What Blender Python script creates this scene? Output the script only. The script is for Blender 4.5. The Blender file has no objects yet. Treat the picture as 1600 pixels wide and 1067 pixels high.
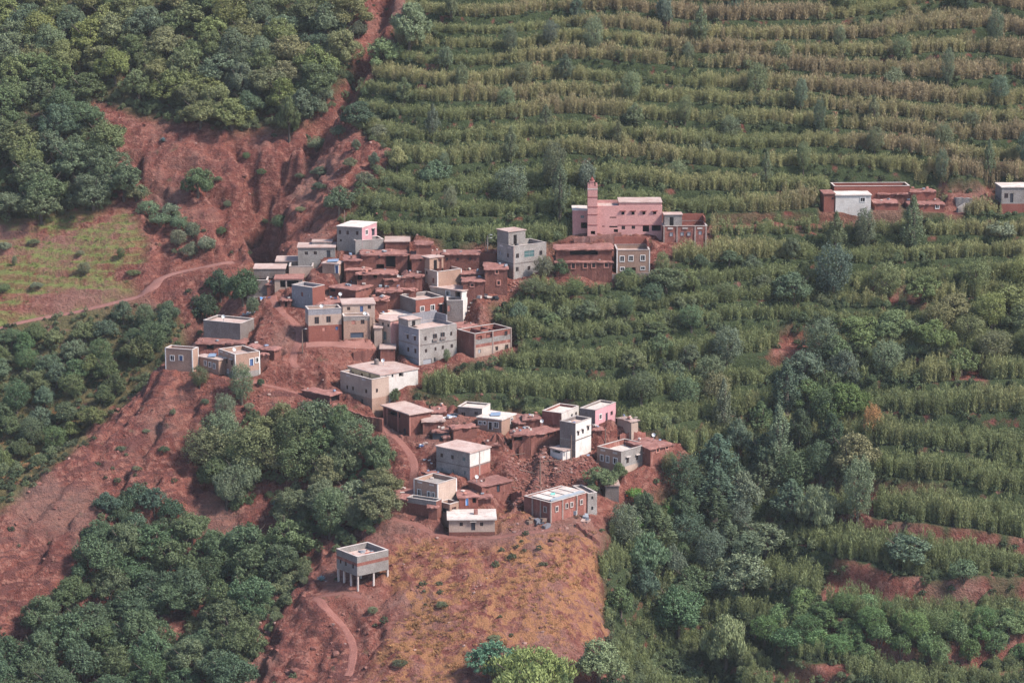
import bpy, bmesh, math, random
import numpy as np
from mathutils import Vector

random.seed(7)
RNG = np.random.default_rng(11)
scene = bpy.context.scene
col = scene.collection

# ------------------------------------------------------------------ camera
TH = math.radians(12.0)            # looking down across the valley
FPX = 3932.0                       # focal length in pixels of a 1600 px wide frame
CT, ST = math.cos(TH), math.sin(TH)
CAMZ = 200.0
cam_d = bpy.data.cameras.new('camera')
cam = bpy.data.objects.new('camera', cam_d)
col.objects.link(cam)
cam.location = (0, 0, CAMZ)
cam.rotation_euler = (math.pi / 2 - TH, 0, 0)
cam_d.sensor_width = 36.0
cam_d.lens = 36.0 * FPX / 1600.0
cam_d.clip_start = 1.0
cam_d.clip_end = 6000.0
scene.camera = cam

# ------------------------------------------------------------------ light
SUN_ELEV = math.radians(47)
SUN_AZ = math.radians(112)          # clockwise from +Y, from the right, a little to the camera's side
world = bpy.data.worlds.new('World')
scene.world = world
world.use_nodes = True
wn = world.node_tree
for n in list(wn.nodes):
    wn.nodes.remove(n)
sky = wn.nodes.new('ShaderNodeTexSky')
sky.sky_type = 'NISHITA'
sky.sun_disc = False
sky.sun_elevation = SUN_ELEV
sky.sun_rotation = SUN_AZ
sky.altitude = 1500
sky.air_density = 1.0
sky.dust_density = 2.5
bg = wn.nodes.new('ShaderNodeBackground')
bg.inputs['Strength'].default_value = 0.15
wo = wn.nodes.new('ShaderNodeOutputWorld')
wn.links.new(sky.outputs[0], bg.inputs[0])
wn.links.new(bg.outputs[0], wo.inputs[0])
sun_d = bpy.data.lights.new('sun', 'SUN')
sun_d.energy = 4.4
sun_d.angle = math.radians(9)
sun_d.color = (1.0, 0.93, 0.84)
sun = bpy.data.objects.new('sun', sun_d)
col.objects.link(sun)
sdir = Vector((math.sin(SUN_AZ) * math.cos(SUN_ELEV), math.cos(SUN_AZ) * math.cos(SUN_ELEV), math.sin(SUN_ELEV)))
sun.rotation_euler = sdir.to_track_quat('Z', 'Y').to_euler()
scene.view_settings.view_transform = 'Standard'
scene.view_settings.look = 'None'
scene.view_settings.gamma = 1.0
scene.view_settings.exposure = 0.95
scene.cycles.volume_bounces = 0
scene.cycles.max_bounces = 5
scene.cycles.diffuse_bounces = 3
scene.cycles.glossy_bounces = 2
scene.cycles.transmission_bounces = 3
scene.cycles.transparent_max_bounces = 4

# ------------------------------------------------------------------ helpers
def project(X, Y, Z):
    """world point -> pixel of the 1600 x 1067 photograph"""
    dz = Z - CAMZ
    zc = Y * CT - dz * ST
    yc = Y * ST + dz * CT
    return 800 + FPX * X / zc, 533.5 - FPX * yc / zc

def ray(px, py):
    """direction of a pixel's line of sight with unit Y"""
    a = (px - 800) / FPX
    b = (533.5 - py) / FPX
    dy = CT + b * ST
    dz = -ST + b * CT
    return a / dy, dz / dy

def hash2(i, j, s):
    h = (i * 374761393 + j * 668265263 + s * 362437) & 0xffffffff
    h = ((h ^ (h >> 13)) * 1274126177) & 0xffffffff
    return ((h ^ (h >> 16)) & 0xffff) / 65535.0

def vnoise(x, y, s=0):
    x = np.asarray(x, float); y = np.asarray(y, float)
    i = np.floor(x).astype(np.int64); j = np.floor(y).astype(np.int64)
    fx = x - i; fy = y - j
    fx = fx * fx * fx * (fx * (6 * fx - 15) + 10); fy = fy * fy * fy * (fy * (6 * fy - 15) + 10)
    a = hash2(i, j, s); b = hash2(i + 1, j, s); c = hash2(i, j + 1, s); d = hash2(i + 1, j + 1, s)
    return (a * (1 - fx) + b * fx) * (1 - fy) + (c * (1 - fx) + d * fx) * fy

def fbm(x, y, o=4, s=0, g=0.5):
    t = 0; a = 1; n = 0
    for k in range(o):
        t = t + a * vnoise(x * 2 ** k + 17.3 * k, y * 2 ** k - 9.1 * k, s + k * 7); n += a; a *= g
    return t / n * 2 - 1

def sstep(a, b, x):
    t = np.clip((x - a) / (b - a), 0, 1)
    return t * t * (3 - 2 * t)

def inpoly(px, py, poly):
    px = np.asarray(px, float); py = np.asarray(py, float)
    r = np.zeros(px.shape, bool)
    n = len(poly)
    for k in range(n):
        x0, y0 = poly[k]; x1, y1 = poly[(k + 1) % n]
        if y0 == y1:
            continue
        c = (y0 > py) != (y1 > py)
        r ^= c & (px < (x1 - x0) * (py - y0) / (y1 - y0) + x0)
    return r

def new_obj(name, me, mats=(), parent=None):
    o = bpy.data.objects.new(name, me)
    col.objects.link(o)
    for m in mats:
        if m.name not in [x.name for x in me.materials if x]:
            me.materials.append(m)
    if parent is not None:
        o.parent = parent
    return o

def empty(name, loc, rz=0.0):
    o = bpy.data.objects.new(name, None)
    col.objects.link(o)
    o.empty_display_size = 0.5
    o.location = loc
    o.rotation_euler = (0, 0, rz)
    return o

def tag(o, label=None, cat=None, group=None, kind=None):
    if label: o['label'] = label
    if cat: o['category'] = cat
    if group: o['group'] = group
    if kind: o['kind'] = kind
    return o

class MB:
    """collects polygons with material slots, builds one mesh"""
    def __init__(self):
        self.v = []; self.f = []; self.m = []
    def poly(self, pts, m=0):
        b = len(self.v)
        self.v += [tuple(p) for p in pts]
        self.f.append(tuple(range(b, b + len(pts)))); self.m.append(m)
    def box(self, o, a, b, c, m=0):
        """o corner, a, b, c edge vectors"""
        o = Vector(o); a = Vector(a); b = Vector(b); c = Vector(c)
        if a.cross(b).dot(c) < 0: a, b = b, a
        p = [o, o + a, o + a + b, o + b]
        q = [x + c for x in p]
        self.poly([p[3], p[2], p[1], p[0]], m); self.poly(q, m)
        for k in range(4):
            self.poly([p[k], p[(k + 1) % 4], q[(k + 1) % 4], q[k]], m)
    def tube(self, pts, rad, n=6, m=0):
        rings = []
        for k, p in enumerate(pts):
            p = Vector(p)
            d = Vector(pts[min(k + 1, len(pts) - 1)]) - Vector(pts[max(k - 1, 0)])
            d.normalize()
            a = d.orthogonal().normalized(); b = d.cross(a)
            r = rad[k] if hasattr(rad, '__len__') else rad
            base = len(self.v)
            for q in range(n):
                t = 2 * math.pi * q / n
                self.v.append(tuple(p + a * (r * math.cos(t)) + b * (r * math.sin(t))))
            rings.append(base)
        for k in range(len(rings) - 1):
            for q in range(n):
                self.f.append((rings[k] + q, rings[k] + (q + 1) % n, rings[k + 1] + (q + 1) % n, rings[k + 1] + q)); self.m.append(m)
        self.f.append(tuple(rings[0] + q for q in reversed(range(n)))); self.m.append(m)
        self.f.append(tuple(rings[-1] + q for q in range(n))); self.m.append(m)
    def mesh(self, name, mats):
        me = bpy.data.meshes.new(name)
        me.from_pydata(self.v, [], self.f)
        for m in mats: me.materials.append(m)
        me.polygons.foreach_set('material_index', self.m)
        me.update()
        return me
    def build(self, name, mats, parent=None):
        if not isinstance(mats, (list, tuple)): mats = [mats]
        o = bpy.data.objects.new(name, self.mesh(name, mats))
        col.objects.link(o)
        if parent is not None: o.parent = parent
        return o

# ------------------------------------------------------------------ materials
MATS = {}
def nodes(name):
    m = bpy.data.materials.new(name); m.use_nodes = True
    nt = m.node_tree
    for n in list(nt.nodes): nt.nodes.remove(n)
    out = nt.nodes.new('ShaderNodeOutputMaterial')
    return m, nt, out

def N(nt, t, **kw):
    n = nt.nodes.new(t)
    for k, v in kw.items():
        if k.startswith('_'): setattr(n, k[1:], v)
        else: n.inputs[k.replace('9', ' ')].default_value = v
    return n

def mixcol(nt, fac, a, b, mode='MIX'):
    n = nt.nodes.new('ShaderNodeMix'); n.data_type = 'RGBA'; n.blend_type = mode
    for sock, val in ((n.inputs[0], fac), (n.inputs[6], a), (n.inputs[7], b)):
        if isinstance(val, bpy.types.NodeSocket): nt.links.new(val, sock)
        elif isinstance(val, (int, float)): sock.default_value = val
        else: sock.default_value = (*val, 1) if len(val) == 3 else val
    return n.outputs[2]

def ramp(nt, src, lo, hi):
    n = nt.nodes.new('ShaderNodeMapRange'); n.interpolation_type = 'SMOOTHSTEP'
    n.inputs[1].default_value = lo; n.inputs[2].default_value = hi
    nt.links.new(src, n.inputs[0])
    return n.outputs[0]

def noise_of(nt, vec, scale, detail=4.0, rough=0.55):
    n = N(nt, 'ShaderNodeTexNoise', Scale=scale, Detail=detail, Roughness=rough)
    nt.links.new(vec, n.inputs['Vector'])
    return n.outputs[0]

def surface(name, base, alt, grain=0.9, stain=None, stain_amt=0.5, rough=0.9, bump=0.05, bscale=3.0, rows=0.0, streak=0.0):
    """a weathered matt surface: two tones in patches, stains with their own shape, fine relief"""
    m, nt, out = nodes(name)
    g = nt.nodes.new('ShaderNodeNewGeometry')
    pos = g.outputs['Position']
    oi = nt.nodes.new('ShaderNodeObjectInfo')
    add = N(nt, 'ShaderNodeVectorMath', _operation='ADD')
    sc = N(nt, 'ShaderNodeVectorMath', _operation='SCALE'); sc.inputs['Scale'].default_value = 0.0
    nt.links.new(pos, add.inputs[0])
    p = add.outputs[0]
    c = mixcol(nt, ramp(nt, noise_of(nt, p, 0.45, 5), 0.35, 0.68), base, alt)
    fine = noise_of(nt, p, 5.0, 3, 0.7)
    c = mixcol(nt, ramp(nt, fine, 0.3, 0.75), mixcol(nt, grain * 0.42, c, (0, 0, 0)), c)
    blot = ramp(nt, noise_of(nt, p, 1.4, 4, 0.65), 0.42, 0.30)
    bm_ = N(nt, 'ShaderNodeMath', _operation='MULTIPLY'); nt.links.new(blot, bm_.inputs[0]); bm_.inputs[1].default_value = 0.28 * grain
    c = mixcol(nt, bm_.outputs[0], c, tuple(x * 0.45 for x in alt))
    if stain is not None:
        mp = N(nt, 'ShaderNodeMapping'); mp.inputs['Scale'].default_value = (1.3, 1.3, 0.28)
        nt.links.new(p, mp.inputs[0])
        s = ramp(nt, noise_of(nt, mp.outputs[0], 1.0, 5, 0.6), 0.52, 0.72)
        mu = N(nt, 'ShaderNodeMath', _operation='MULTIPLY'); nt.links.new(s, mu.inputs[0]); mu.inputs[1].default_value = stain_amt
        c = mixcol(nt, mu.outputs[0], c, stain)
    # each house its own tone
    hv = N(nt, 'ShaderNodeHueSaturation')
    mr = N(nt, 'ShaderNodeMapRange'); mr.inputs[3].default_value = 0.86; mr.inputs[4].default_value = 1.12
    nt.links.new(oi.outputs['Random'], mr.inputs[0]); nt.links.new(mr.outputs[0], hv.inputs['Value'])
    nt.links.new(c, hv.inputs['Color'])
    hgt = fine
    if rows:
        w = N(nt, 'ShaderNodeTexWave', Scale=1.0, Distortion=0.6, Detail=1.0); w.bands_direction = 'Z'
        w.inputs['Scale'].default_value = rows
        nt.links.new(p, w.inputs[0])
        mxm = N(nt, 'ShaderNodeMath', _operation='MULTIPLY_ADD'); nt.links.new(w.outputs[1], mxm.inputs[0]); mxm.inputs[1].default_value = 0.6; nt.links.new(fine, mxm.inputs[2])
        hgt = mxm.outputs[0]
    bs = N(nt, 'ShaderNodeBsdfPrincipled', Roughness=rough)
    bs.inputs['Specular IOR Level'].default_value = 0.2
    b = N(nt, 'ShaderNodeBump', Strength=0.8, Distance=bump)
    nt.links.new(hgt, b.inputs['Height'])
    nt.links.new(b.outputs[0], bs.inputs['Normal'])
    nt.links.new(hv.outputs[0], bs.inputs['Base Color'])
    nt.links.new(bs.outputs[0], out.inputs[0])
    MATS[name] = m
    return m

def plain(name, c, rough=0.7, spec=0.3, metal=0.0):
    m, nt, out = nodes(name)
    bs = N(nt, 'ShaderNodeBsdfPrincipled', Roughness=rough, Metallic=metal)
    bs.inputs['Specular IOR Level'].default_value = spec
    g = nt.nodes.new('ShaderNodeNewGeometry')
    f = noise_of(nt, g.outputs['Position'], 2.5, 3)
    cc = mixcol(nt, f, tuple(x * 0.8 for x in c), tuple(min(1, x * 1.15) for x in c))
    nt.links.new(cc, bs.inputs['Base Color'])
    nt.links.new(bs.outputs[0], out.inputs[0])
    MATS[name] = m
    return m

MUD = (0.20, 0.080, 0.064)
surface('mud', MUD, (0.165, 0.062, 0.05), 1.0, (0.26, 0.125, 0.10), 0.6, 0.95, 0.12)
surface('mud_roof', (0.285, 0.135, 0.116), (0.23, 0.10, 0.085), 1.0, (0.36, 0.215, 0.185), 0.6, 0.95, 0.08)
surface('mud_wet', (0.17, 0.068, 0.056), (0.14, 0.053, 0.045), 1.0, MUD, 0.6, 0.95, 0.12)  # darker mud tone for a few walls
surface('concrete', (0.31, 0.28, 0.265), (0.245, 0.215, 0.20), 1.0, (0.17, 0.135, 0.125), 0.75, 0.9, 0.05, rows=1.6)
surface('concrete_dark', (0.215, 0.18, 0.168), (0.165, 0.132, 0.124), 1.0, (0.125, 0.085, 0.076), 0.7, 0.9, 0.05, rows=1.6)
surface('plaster_blue', (0.275, 0.265, 0.29), (0.225, 0.215, 0.235), 0.9, (0.165, 0.145, 0.15), 0.7)
surface('plaster_white', (0.56, 0.52, 0.49), (0.48, 0.43, 0.40), 0.6, (0.35, 0.24, 0.21), 0.5)
surface('plaster_tan', (0.335, 0.215, 0.165), (0.29, 0.18, 0.138), 0.8, (0.28, 0.16, 0.12), 0.5)
surface('plaster_beige', (0.42, 0.315, 0.26), (0.36, 0.26, 0.215), 0.7, (0.25, 0.16, 0.13), 0.6)
surface('plaster_yellow', (0.60, 0.45, 0.26), (0.52, 0.38, 0.22), 0.6, (0.36, 0.22, 0.15), 0.5)
surface('plaster_pink', (0.52, 0.27, 0.245), (0.47, 0.235, 0.215), 0.7, (0.38, 0.175, 0.155), 0.5)
surface('plaster_rose', (0.50, 0.265, 0.29), (0.44, 0.23, 0.25), 0.5, (0.45, 0.24, 0.24), 0.4)
surface('plaster_brown', (0.22, 0.065, 0.06), (0.2, 0.06, 0.05), 0.5)
surface('plaster_red', (0.25, 0.088, 0.066), (0.21, 0.072, 0.056), 0.9, (0.19, 0.08, 0.066), 0.6)
surface('brick', (0.29, 0.112, 0.09), (0.235, 0.088, 0.07), 1.0, (0.40, 0.23, 0.19), 0.5, 0.95, 0.05, rows=1.6)
surface('roof_light', (0.46, 0.35, 0.315), (0.38, 0.265, 0.235), 0.8, (0.30, 0.165, 0.135), 0.8)
surface('roof_white', (0.58, 0.52, 0.475), (0.47, 0.39, 0.355), 0.7, (0.34, 0.22, 0.19), 0.8)
surface('coping', (0.50, 0.44, 0.41), (0.40, 0.33, 0.305), 0.7, (0.30, 0.19, 0.165), 0.6)
surface('white_paint', (0.66, 0.63, 0.61), (0.56, 0.52, 0.50), 0.5)
surface('surround', (0.42, 0.19, 0.15), (0.38, 0.165, 0.13), 0.6)
surface('wood', (0.16, 0.085, 0.06), (0.12, 0.06, 0.045), 0.9)
surface('pole_wood', (0.22, 0.15, 0.12), (0.16, 0.11, 0.09), 0.8)
plain('glass', (0.018, 0.02, 0.026), 0.25, 0.5)
plain('interior_shade', (0.012, 0.010, 0.011), 0.9, 0.1)  # near-black sheet: shade of the unlit interior put into the colour
plain('glass_green', (0.06, 0.11, 0.11), 0.3, 0.5)
plain('blue', (0.05, 0.09, 0.20), 0.5)
plain('blue_dark', (0.028, 0.03, 0.04), 0.6)
plain('blue_light', (0.17, 0.36, 0.66), 0.5)
plain('blue_gate', (0.05, 0.065, 0.095), 0.7)
plain('door_grey', (0.13, 0.13, 0.15), 0.6)
plain('door_red', (0.16, 0.055, 0.045), 0.6)
plain('shutter', (0.24, 0.24, 0.26), 0.6)
plain('orange', (0.75, 0.10, 0.025), 0.5)
plain('black_cloth', (0.022, 0.024, 0.028), 0.8)
plain('grey_cloth', (0.20, 0.22, 0.25), 0.8)
plain('magenta', (0.45, 0.10, 0.30), 0.7)
plain('white_metal', (0.52, 0.52, 0.52), 0.5, 0.4)
plain('panel_blue', (0.20, 0.26, 0.36), 0.3, 0.5)
plain('teal', (0.18, 0.42, 0.36), 0.6)
# ------------------------------------------------------------------ terrain: thin plate spline through surveyed points
SL = 0.577
def base_Y(px, py):
    rx, rz = ray(px, py)
    # CAMZ + rz*Y = (CAMZ-128.7) + SL*(Y-440)
    return (-128.7 - SL * 440) / (rz - SL)

CP = [  # pixel, metres behind (+) or before (-) the mean slope
 (1600,0,0),(1300,0,0),(1000,0,0),(760,0,0),(1600,180,0),(1300,180,1),(1000,180,0),(760,180,0),
 (1600,330,0),(1300,330,-1),(1000,330,0),(780,300,1),(1600,500,2),(1450,500,3),(1600,650,0),(1450,650,1),
 (1600,850,0),(1600,1067,-2),(1420,850,-1),(1350,1000,-2),(1480,1067,-3),(1300,400,1),(1150,450,0),(1000,520,-1),(850,600,-2),(1000,620,-1),
 (1250,560,4),(1180,680,6),(1120,800,8),(1070,900,9),(1010,1030,9),(1220,900,6),(1200,1040,2),(1080,600,1),
 (970,440,-2),(830,450,-2),(720,500,-3),(600,560,-5),(470,600,-6),(630,420,-2),(520,400,-1),(420,470,-1),
 (290,575,-5),(370,600,-6),(650,660,-6),(760,720,-8),(900,730,-6),(1040,720,-3),(740,840,-11),(890,810,-9),(640,800,-10),
 (560,930,-13),(750,950,-16),(900,950,-13),(935,860,-8),(720,1067,-19),(560,1067,-17),(500,930,-12),(450,1067,-12),(900,1067,-14),
 (350,930,7),(250,1000,5),(100,1067,1),(430,830,4),(440,740,0),(350,700,-3),(540,770,-3),(600,720,-6),(520,660,-5),
 (40,950,-1),(150,820,-3),(230,700,-6),(262,572,-4),(130,690,-6),(0,800,-7),(-120,900,-7),(180,900,2),
 (0,690,30),(60,740,27),(0,600,31),(0,480,29),(130,620,27),(200,500,27),(280,490,23),(200,400,25),(50,400,29),(200,640,24),(130,730,22),(230,600,22),
 (100,250,24),(0,100,22),(300,250,21),(250,100,18),(450,100,13),(400,200,17),(410,330,19),(480,250,13),(560,100,7),(600,0,5),
 (330,440,23),(300,520,21),(200,0,18),(-150,300,27),(-150,600,33),(-100,0,24),
 (530,300,4),(610,200,2),(580,340,1),(650,80,0),(460,380,6),(395,420,9),(500,340,7),
 (1800,500,0),(1800,0,0),(1800,1000,0),(700,-120,3),(1200,-120,2),(200,-120,20),(1600,-120,2),(-60,1250,-8),(700,1250,-30),(1200,1250,-6),(1700,1250,-8),
]
P = []
for px, py, d in CP:
    Y = base_Y(px, py) + d
    rx, rz = ray(px, py)
    P.append((rx * Y, Y, CAMZ + rz * Y))
P = np.array(P)
def tps_k(r2):
    return 0.5 * r2 * np.log(r2 + 1e-9)
SC = 100.0
A2 = P[:, :2] / SC
d2 = ((A2[:, None] - A2[None]) ** 2).sum(-1)
n = len(P)
K = np.zeros((n + 3, n + 3)); K[:n, :n] = tps_k(d2) + np.eye(n) * 2e-4
K[:n, n] = 1; K[:n, n + 1:] = A2; K[n, :n] = 1; K[n + 1:, :n] = A2.T
rhs = np.zeros(n + 3); rhs[:n] = P[:, 2]
WT = np.linalg.solve(K, rhs)
def tps(X, Y):
    sh = X.shape
    q = np.stack([X.ravel(), Y.ravel()], 1) / SC
    out = np.zeros(len(q))
    for s in range(0, len(q), 20000):
        b = q[s:s + 20000]
        dd = ((b[:, None] - A2[None]) ** 2).sum(-1)
        out[s:s + 20000] = tps_k(dd) @ WT[:n] + WT[n] + b @ WT[n + 1:]
    return out.reshape(sh)

STEP = 0.4
X0, X1, Y0, Y1 = -150.0, 150.0, 380.0, 670.0
gx = np.arange(X0, X1 + .01, STEP); gy = np.arange(Y0, Y1 + .01, STEP)
NX, NY = len(gx), len(gy)
GX, GY = np.meshgrid(gx, gy)           # [NY, NX]
cs = 5
cz = tps(GX[::cs, ::cs], GY[::cs, ::cs])
def upsample(c):
    # bilinear then smoothed: the spline is smooth at 2 m
    xi = np.arange(NX) / cs; yi = np.arange(NY) / cs
    i = np.clip(np.floor(xi).astype(int), 0, c.shape[1] - 2); j = np.clip(np.floor(yi).astype(int), 0, c.shape[0] - 2)
    fx = (xi - i)[None]; fy = (yi - j)[:, None]
    a = c[j][:, i]; b = c[j][:, i + 1]; d = c[j + 1][:, i]; e = c[j + 1][:, i + 1]
    return (a * (1 - fx) + b * fx) * (1 - fy) + (d * (1 - fx) + e * fx) * fy
GZ = upsample(cz)
def blur(a, k=1, it=1):
    for _ in range(it):
        p = np.pad(a, k, mode='edge'); s = np.zeros_like(a)
        for t in range(2 * k + 1): s = s + p[t:t + NY, k:k + NX]
        p = np.pad(s / (2 * k + 1), k, mode='edge'); s = np.zeros_like(a)
        for t in range(2 * k + 1): s = s + p[k:k + NY, t:t + NX]
        a = s / (2 * k + 1)
    return a
GZ = blur(GZ, 2, 2)

# ---- zones, surveyed as outlines
ZONE = {
 'field': [(640,0),(600,-200),(1900,-200),(1900,1300),(960,1300),(985,1067),(950,980),(942,880),(940,830),(985,790),(1060,760),(1075,700),(970,650),(830,640),(650,618),(640,600),(725,570),(806,545),(806,510),(760,470),(800,455),(870,440),(1020,425),(1112,356),(1290,352),(1290,343),(1112,338),(1030,345),(890,360),(860,372),(770,388),(700,385),(600,356),(520,346),(590,290),(612,235),(575,205),(560,150),(600,80)],
 'cliff': [(250,570),(330,590),(480,620),(620,690),(640,830),(560,850),(470,890),(560,1000),(560,1200),(-300,1200),(-300,800),(0,790)],
 'knob': [(640,830),(800,845),(930,825),(955,1000),(960,1300),(350,1300),(380,1000),(480,890),(560,860)],
 'gully': [(640,-100),(600,80),(560,150),(600,230),(510,345),(440,400),(390,440),(300,520),(270,480),(200,450),(240,380),(170,270),(140,170),(330,200),(470,200),(560,100),(540,-100)],
 'lawn': [(-100,350),(120,335),(180,310),(240,385),(205,455),(120,490),(-100,530)],
 'orchard': [(-200,540),(0,515),(130,490),(260,480),(300,510),(262,572),(130,690),(0,800),(-200,900)],
 'wood': [(-200,-200),(560,-200),(540,0),(560,100),(470,200),(330,200),(140,160),(180,310),(120,335),(-200,350)],
}
PXg, PYg = project(GX, GY, GZ)
jx = fbm(GX / 6, GY / 6, 3, 3) * 14; jy = fbm(GX / 6, GY / 6, 3, 5) * 10
ZM = {k: blur(inpoly(PXg + jx, PYg + jy, v).astype(float), 2, 2) for k, v in ZONE.items()}
wob = fbm(GX / 55, GY / 55, 2, 21) * 4.0 + fbm(GX / 10, GY / 10, 2, 25) * 0.3
# terraces: level steps along the contour lines, each with its own height
LV = [20.0]
rl = random.Random(5)
while LV[-1] < 260:
    z = LV[-1]
    py_like = (z - 60) / 100
    LV.append(z + (rl.uniform(3.1, 4.3) if z > 96 else rl.uniform(4.0, 5.6)))
LV = np.array(LV)
def terrace(Z, wobble, LVs, riser=0.16):
    q = Z + wobble
    k = np.clip(np.searchsorted(LVs, q) - 1, 0, len(LVs) - 2)
    h = LVs[k + 1] - LVs[k]
    t = (q - LVs[k]) / h
    # flat tread, then the riser at its back
    s = 0.12 * t + 0.88 * sstep(1 - riser, 1.0, t)
    return LVs[k] + s * h - wobble, t, k
TZ, TT, TK = terrace(GZ, wob, LV)
LV2 = np.arange(20, 260, 1.35)
TZ2, TT2, TK2 = terrace(GZ, wob * 0.6, LV2, 0.3)
GZ0 = GZ.copy()
GZ = GZ + (TZ - GZ) * ZM['field']
GZ = GZ + (TZ2 - GZ0) * np.clip(ZM['lawn'] + ZM['orchard'] * 0.8, 0, 1)
# rough ground: ledges and gullies on the cliffs, softer elsewhere
rough = np.clip(0.30 + 1.0 * ZM['cliff'] + 0.42 * ZM['knob'] + 0.9 * ZM['gully'] - 0.15 * ZM['field'] + 0.1 * ZM['wood'], 0, 1.1)
u = GX * 0.8 + GY * 0.35; vv = GY * 0.8 - GX * 0.35
rid = 1 - np.abs(fbm(GX / 14, GY / 20, 4, 41))
led = np.abs(((GZ0 + fbm(GX / 12, GY / 12, 3, 51) * 3) / 2.1) % 1.0 - 0.5)       # bedding
GZ = GZ + rough * ((rid - 0.75) * 2.6 + fbm(GX / 4, GY / 4, 4, 61) * 0.75 + (led - 0.25) * 1.6 + fbm(GX / 1.3, GY / 1.3, 2, 71) * 0.34 + (np.abs(fbm(GX / 2.6, GY / 2.2, 2, 75)) - .2) * 0.9)

def height(x, y, Z=None):
    Z = GZ if Z is None else Z
    x = np.asarray(x, float); y = np.asarray(y, float)
    fx = np.clip((x - X0) / STEP, 0, NX - 1.001); fy = np.clip((y - Y0) / STEP, 0, NY - 1.001)
    i = fx.astype(int); j = fy.astype(int); fx = fx - i; fy = fy - j
    return (Z[j, i] * (1 - fx) + Z[j, i + 1] * fx) * (1 - fy) + (Z[j + 1, i] * (1 - fx) + Z[j + 1, i + 1] * fx) * fy
_ys = np.arange(Y0 + 1, Y1 - 1, 0.4)
def hit(px, py, Z=None):
    """where a line of sight meets the ground"""
    rx, rz = ray(px, py)
    zt = height(rx * _ys, _ys, Z)
    zr = CAMZ + rz * _ys
    below = np.nonzero(zr < zt)[0]
    if len(below) == 0: k = len(_ys) - 1
    else: k = max(below[0], 1)
    a = zr[k - 1] - zt[k - 1]; b = zr[k] - zt[k]
    t = a / (a - b) if a != b else 0
    Y = _ys[k - 1] + t * 0.4
    return Vector((rx * Y, Y, CAMZ + rz * Y))

# ---- erosion: the stream bed in the gully and runnels down the red flanks
def carve(pts, depth, width):
    global GZ
    w = [hit(*p) for p in pts]
    arr = []
    for a, b in zip(w[:-1], w[1:]):
        k = max(2, int((b - a).length / 0.8))
        arr += [a.lerp(b, t / k) for t in range(k)]
    arr.append(w[-1])
    A = np.array([(p.x, p.y) for p in arr])
    A = A + np.stack([fbm(A[:, 1] / 6, A[:, 0] / 6, 2, 7), fbm(A[:, 0] / 6, A[:, 1] / 6, 2, 9)], 1) * 3.2
    x0, y0 = A.min(0) - width * 2; x1, y1 = A.max(0) + width * 2
    i0, i1 = max(int((x0 - X0) / STEP), 0), min(int((x1 - X0) / STEP) + 1, NX); j0, j1 = max(int((y0 - Y0) / STEP), 0), min(int((y1 - Y0) / STEP) + 1, NY)
    if i1 <= i0 or j1 <= j0: return
    sx, sy = GX[j0:j1, i0:i1], GY[j0:j1, i0:i1]
    d = np.full(sx.shape, 1e9)
    for q in A: d = np.minimum(d, np.hypot(sx - q[0], sy - q[1]))
    wv = width * (0.75 + 0.6 * vnoise(sx / 4, sy / 4, 33))
    GZ[j0:j1, i0:i1] -= depth * (1 - sstep(0.1, 1.0, d / wv)) ** 1.2
carve([(600,-20),(575,60),(555,120),(505,190),(478,225),(462,260),(430,275)], 4.8, 4.1)
carve([(440,270),(415,295),(405,325),(408,360),(398,410),(372,440),(330,470),(300,510)], 9.0, 5.8)
carve([(505,190),(470,215),(430,250)], 3.0, 2.3)
carve([(392,262),(412,285),(404,318)], 7.5, 5.2)
carve([(330,345),(360,372),(392,400)], 2.3, 2.1)
carve([(205,255),(240,290),(275,345),(300,385)], 2.1, 1.7)
carve([(265,255),(310,290),(355,330),(395,370)], 3.0, 2.8)
carve([(180,240),(230,300),(260,370),(235,420)], 1.8, 2.3)
carve([(355,215),(385,250),(405,290)], 2.5, 2.3)
carve([(520,250),(470,300),(430,350)], 2.7, 1.8)
carve([(545,290),(500,330),(450,375),(410,410)], 2.4, 1.8)
carve([(240,595),(190,660),(120,740),(30,820),(-60,890)], 1.2, 1.8)
carve([(275,600),(230,680),(150,780),(70,860),(-20,930)], 1.6, 2.3)
carve([(310,620),(285,700),(220,780),(150,860)], 2.1, 2.5)
carve([(330,640),(310,720),(270,790),(215,840)], 1.8, 2.1)
carve([(255,640),(205,730),(110,830),(30,900)], 1.1, 1.5)
carve([(470,905),(430,960),(400,1040),(390,1090)], 1.6, 2.1)
carve([(530,960),(490,1010),(460,1080)], 1.2, 1.7)
carve([(610,900),(600,960),(590,1030)], 0.8, 1.7)
carve([(820,700),(815,740),(800,790)], 2.6, 3.0)
carve([(860,720),(850,760)], 1.6, 2.2)
carve([(620,450),(650,470)], 2.1, 2.5)
# ------------------------------------------------------------------ houses: survey (corner pixels read off enlarged crops of the photograph)
CROP = {'A': (370, 330, 6.276), 'B': (580, 340, 6.276), 'C': (760, 260, 4.324), 'D': (440, 440, 6.276), 'E': (590, 440, 6.276),
        'F': (240, 450, 6.276), 'G': (450, 540, 6.276), 'H': (1270, 260, 4.848), 'I': (590, 600, 6.276), 'J': (820, 600, 6.276),
        'K': (590, 700, 6.276), 'L': (790, 720, 6.276), 'M': (450, 800, 6.276)}
HOUSES = []
def H(crop, label, L=None, F=None, R=None, bot=0, depth=None, phi=None, mL='mud', mR=None, roof='mud', wins=(), name='house', **kw):
    HOUSES.append(dict(crop=crop, label=label, L=L, F=F, R=R, bot=bot, depth=depth, phi=phi, mL=mL, mR=mR or mL, roof=roof, wins=wins, name=name, **kw))

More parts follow.
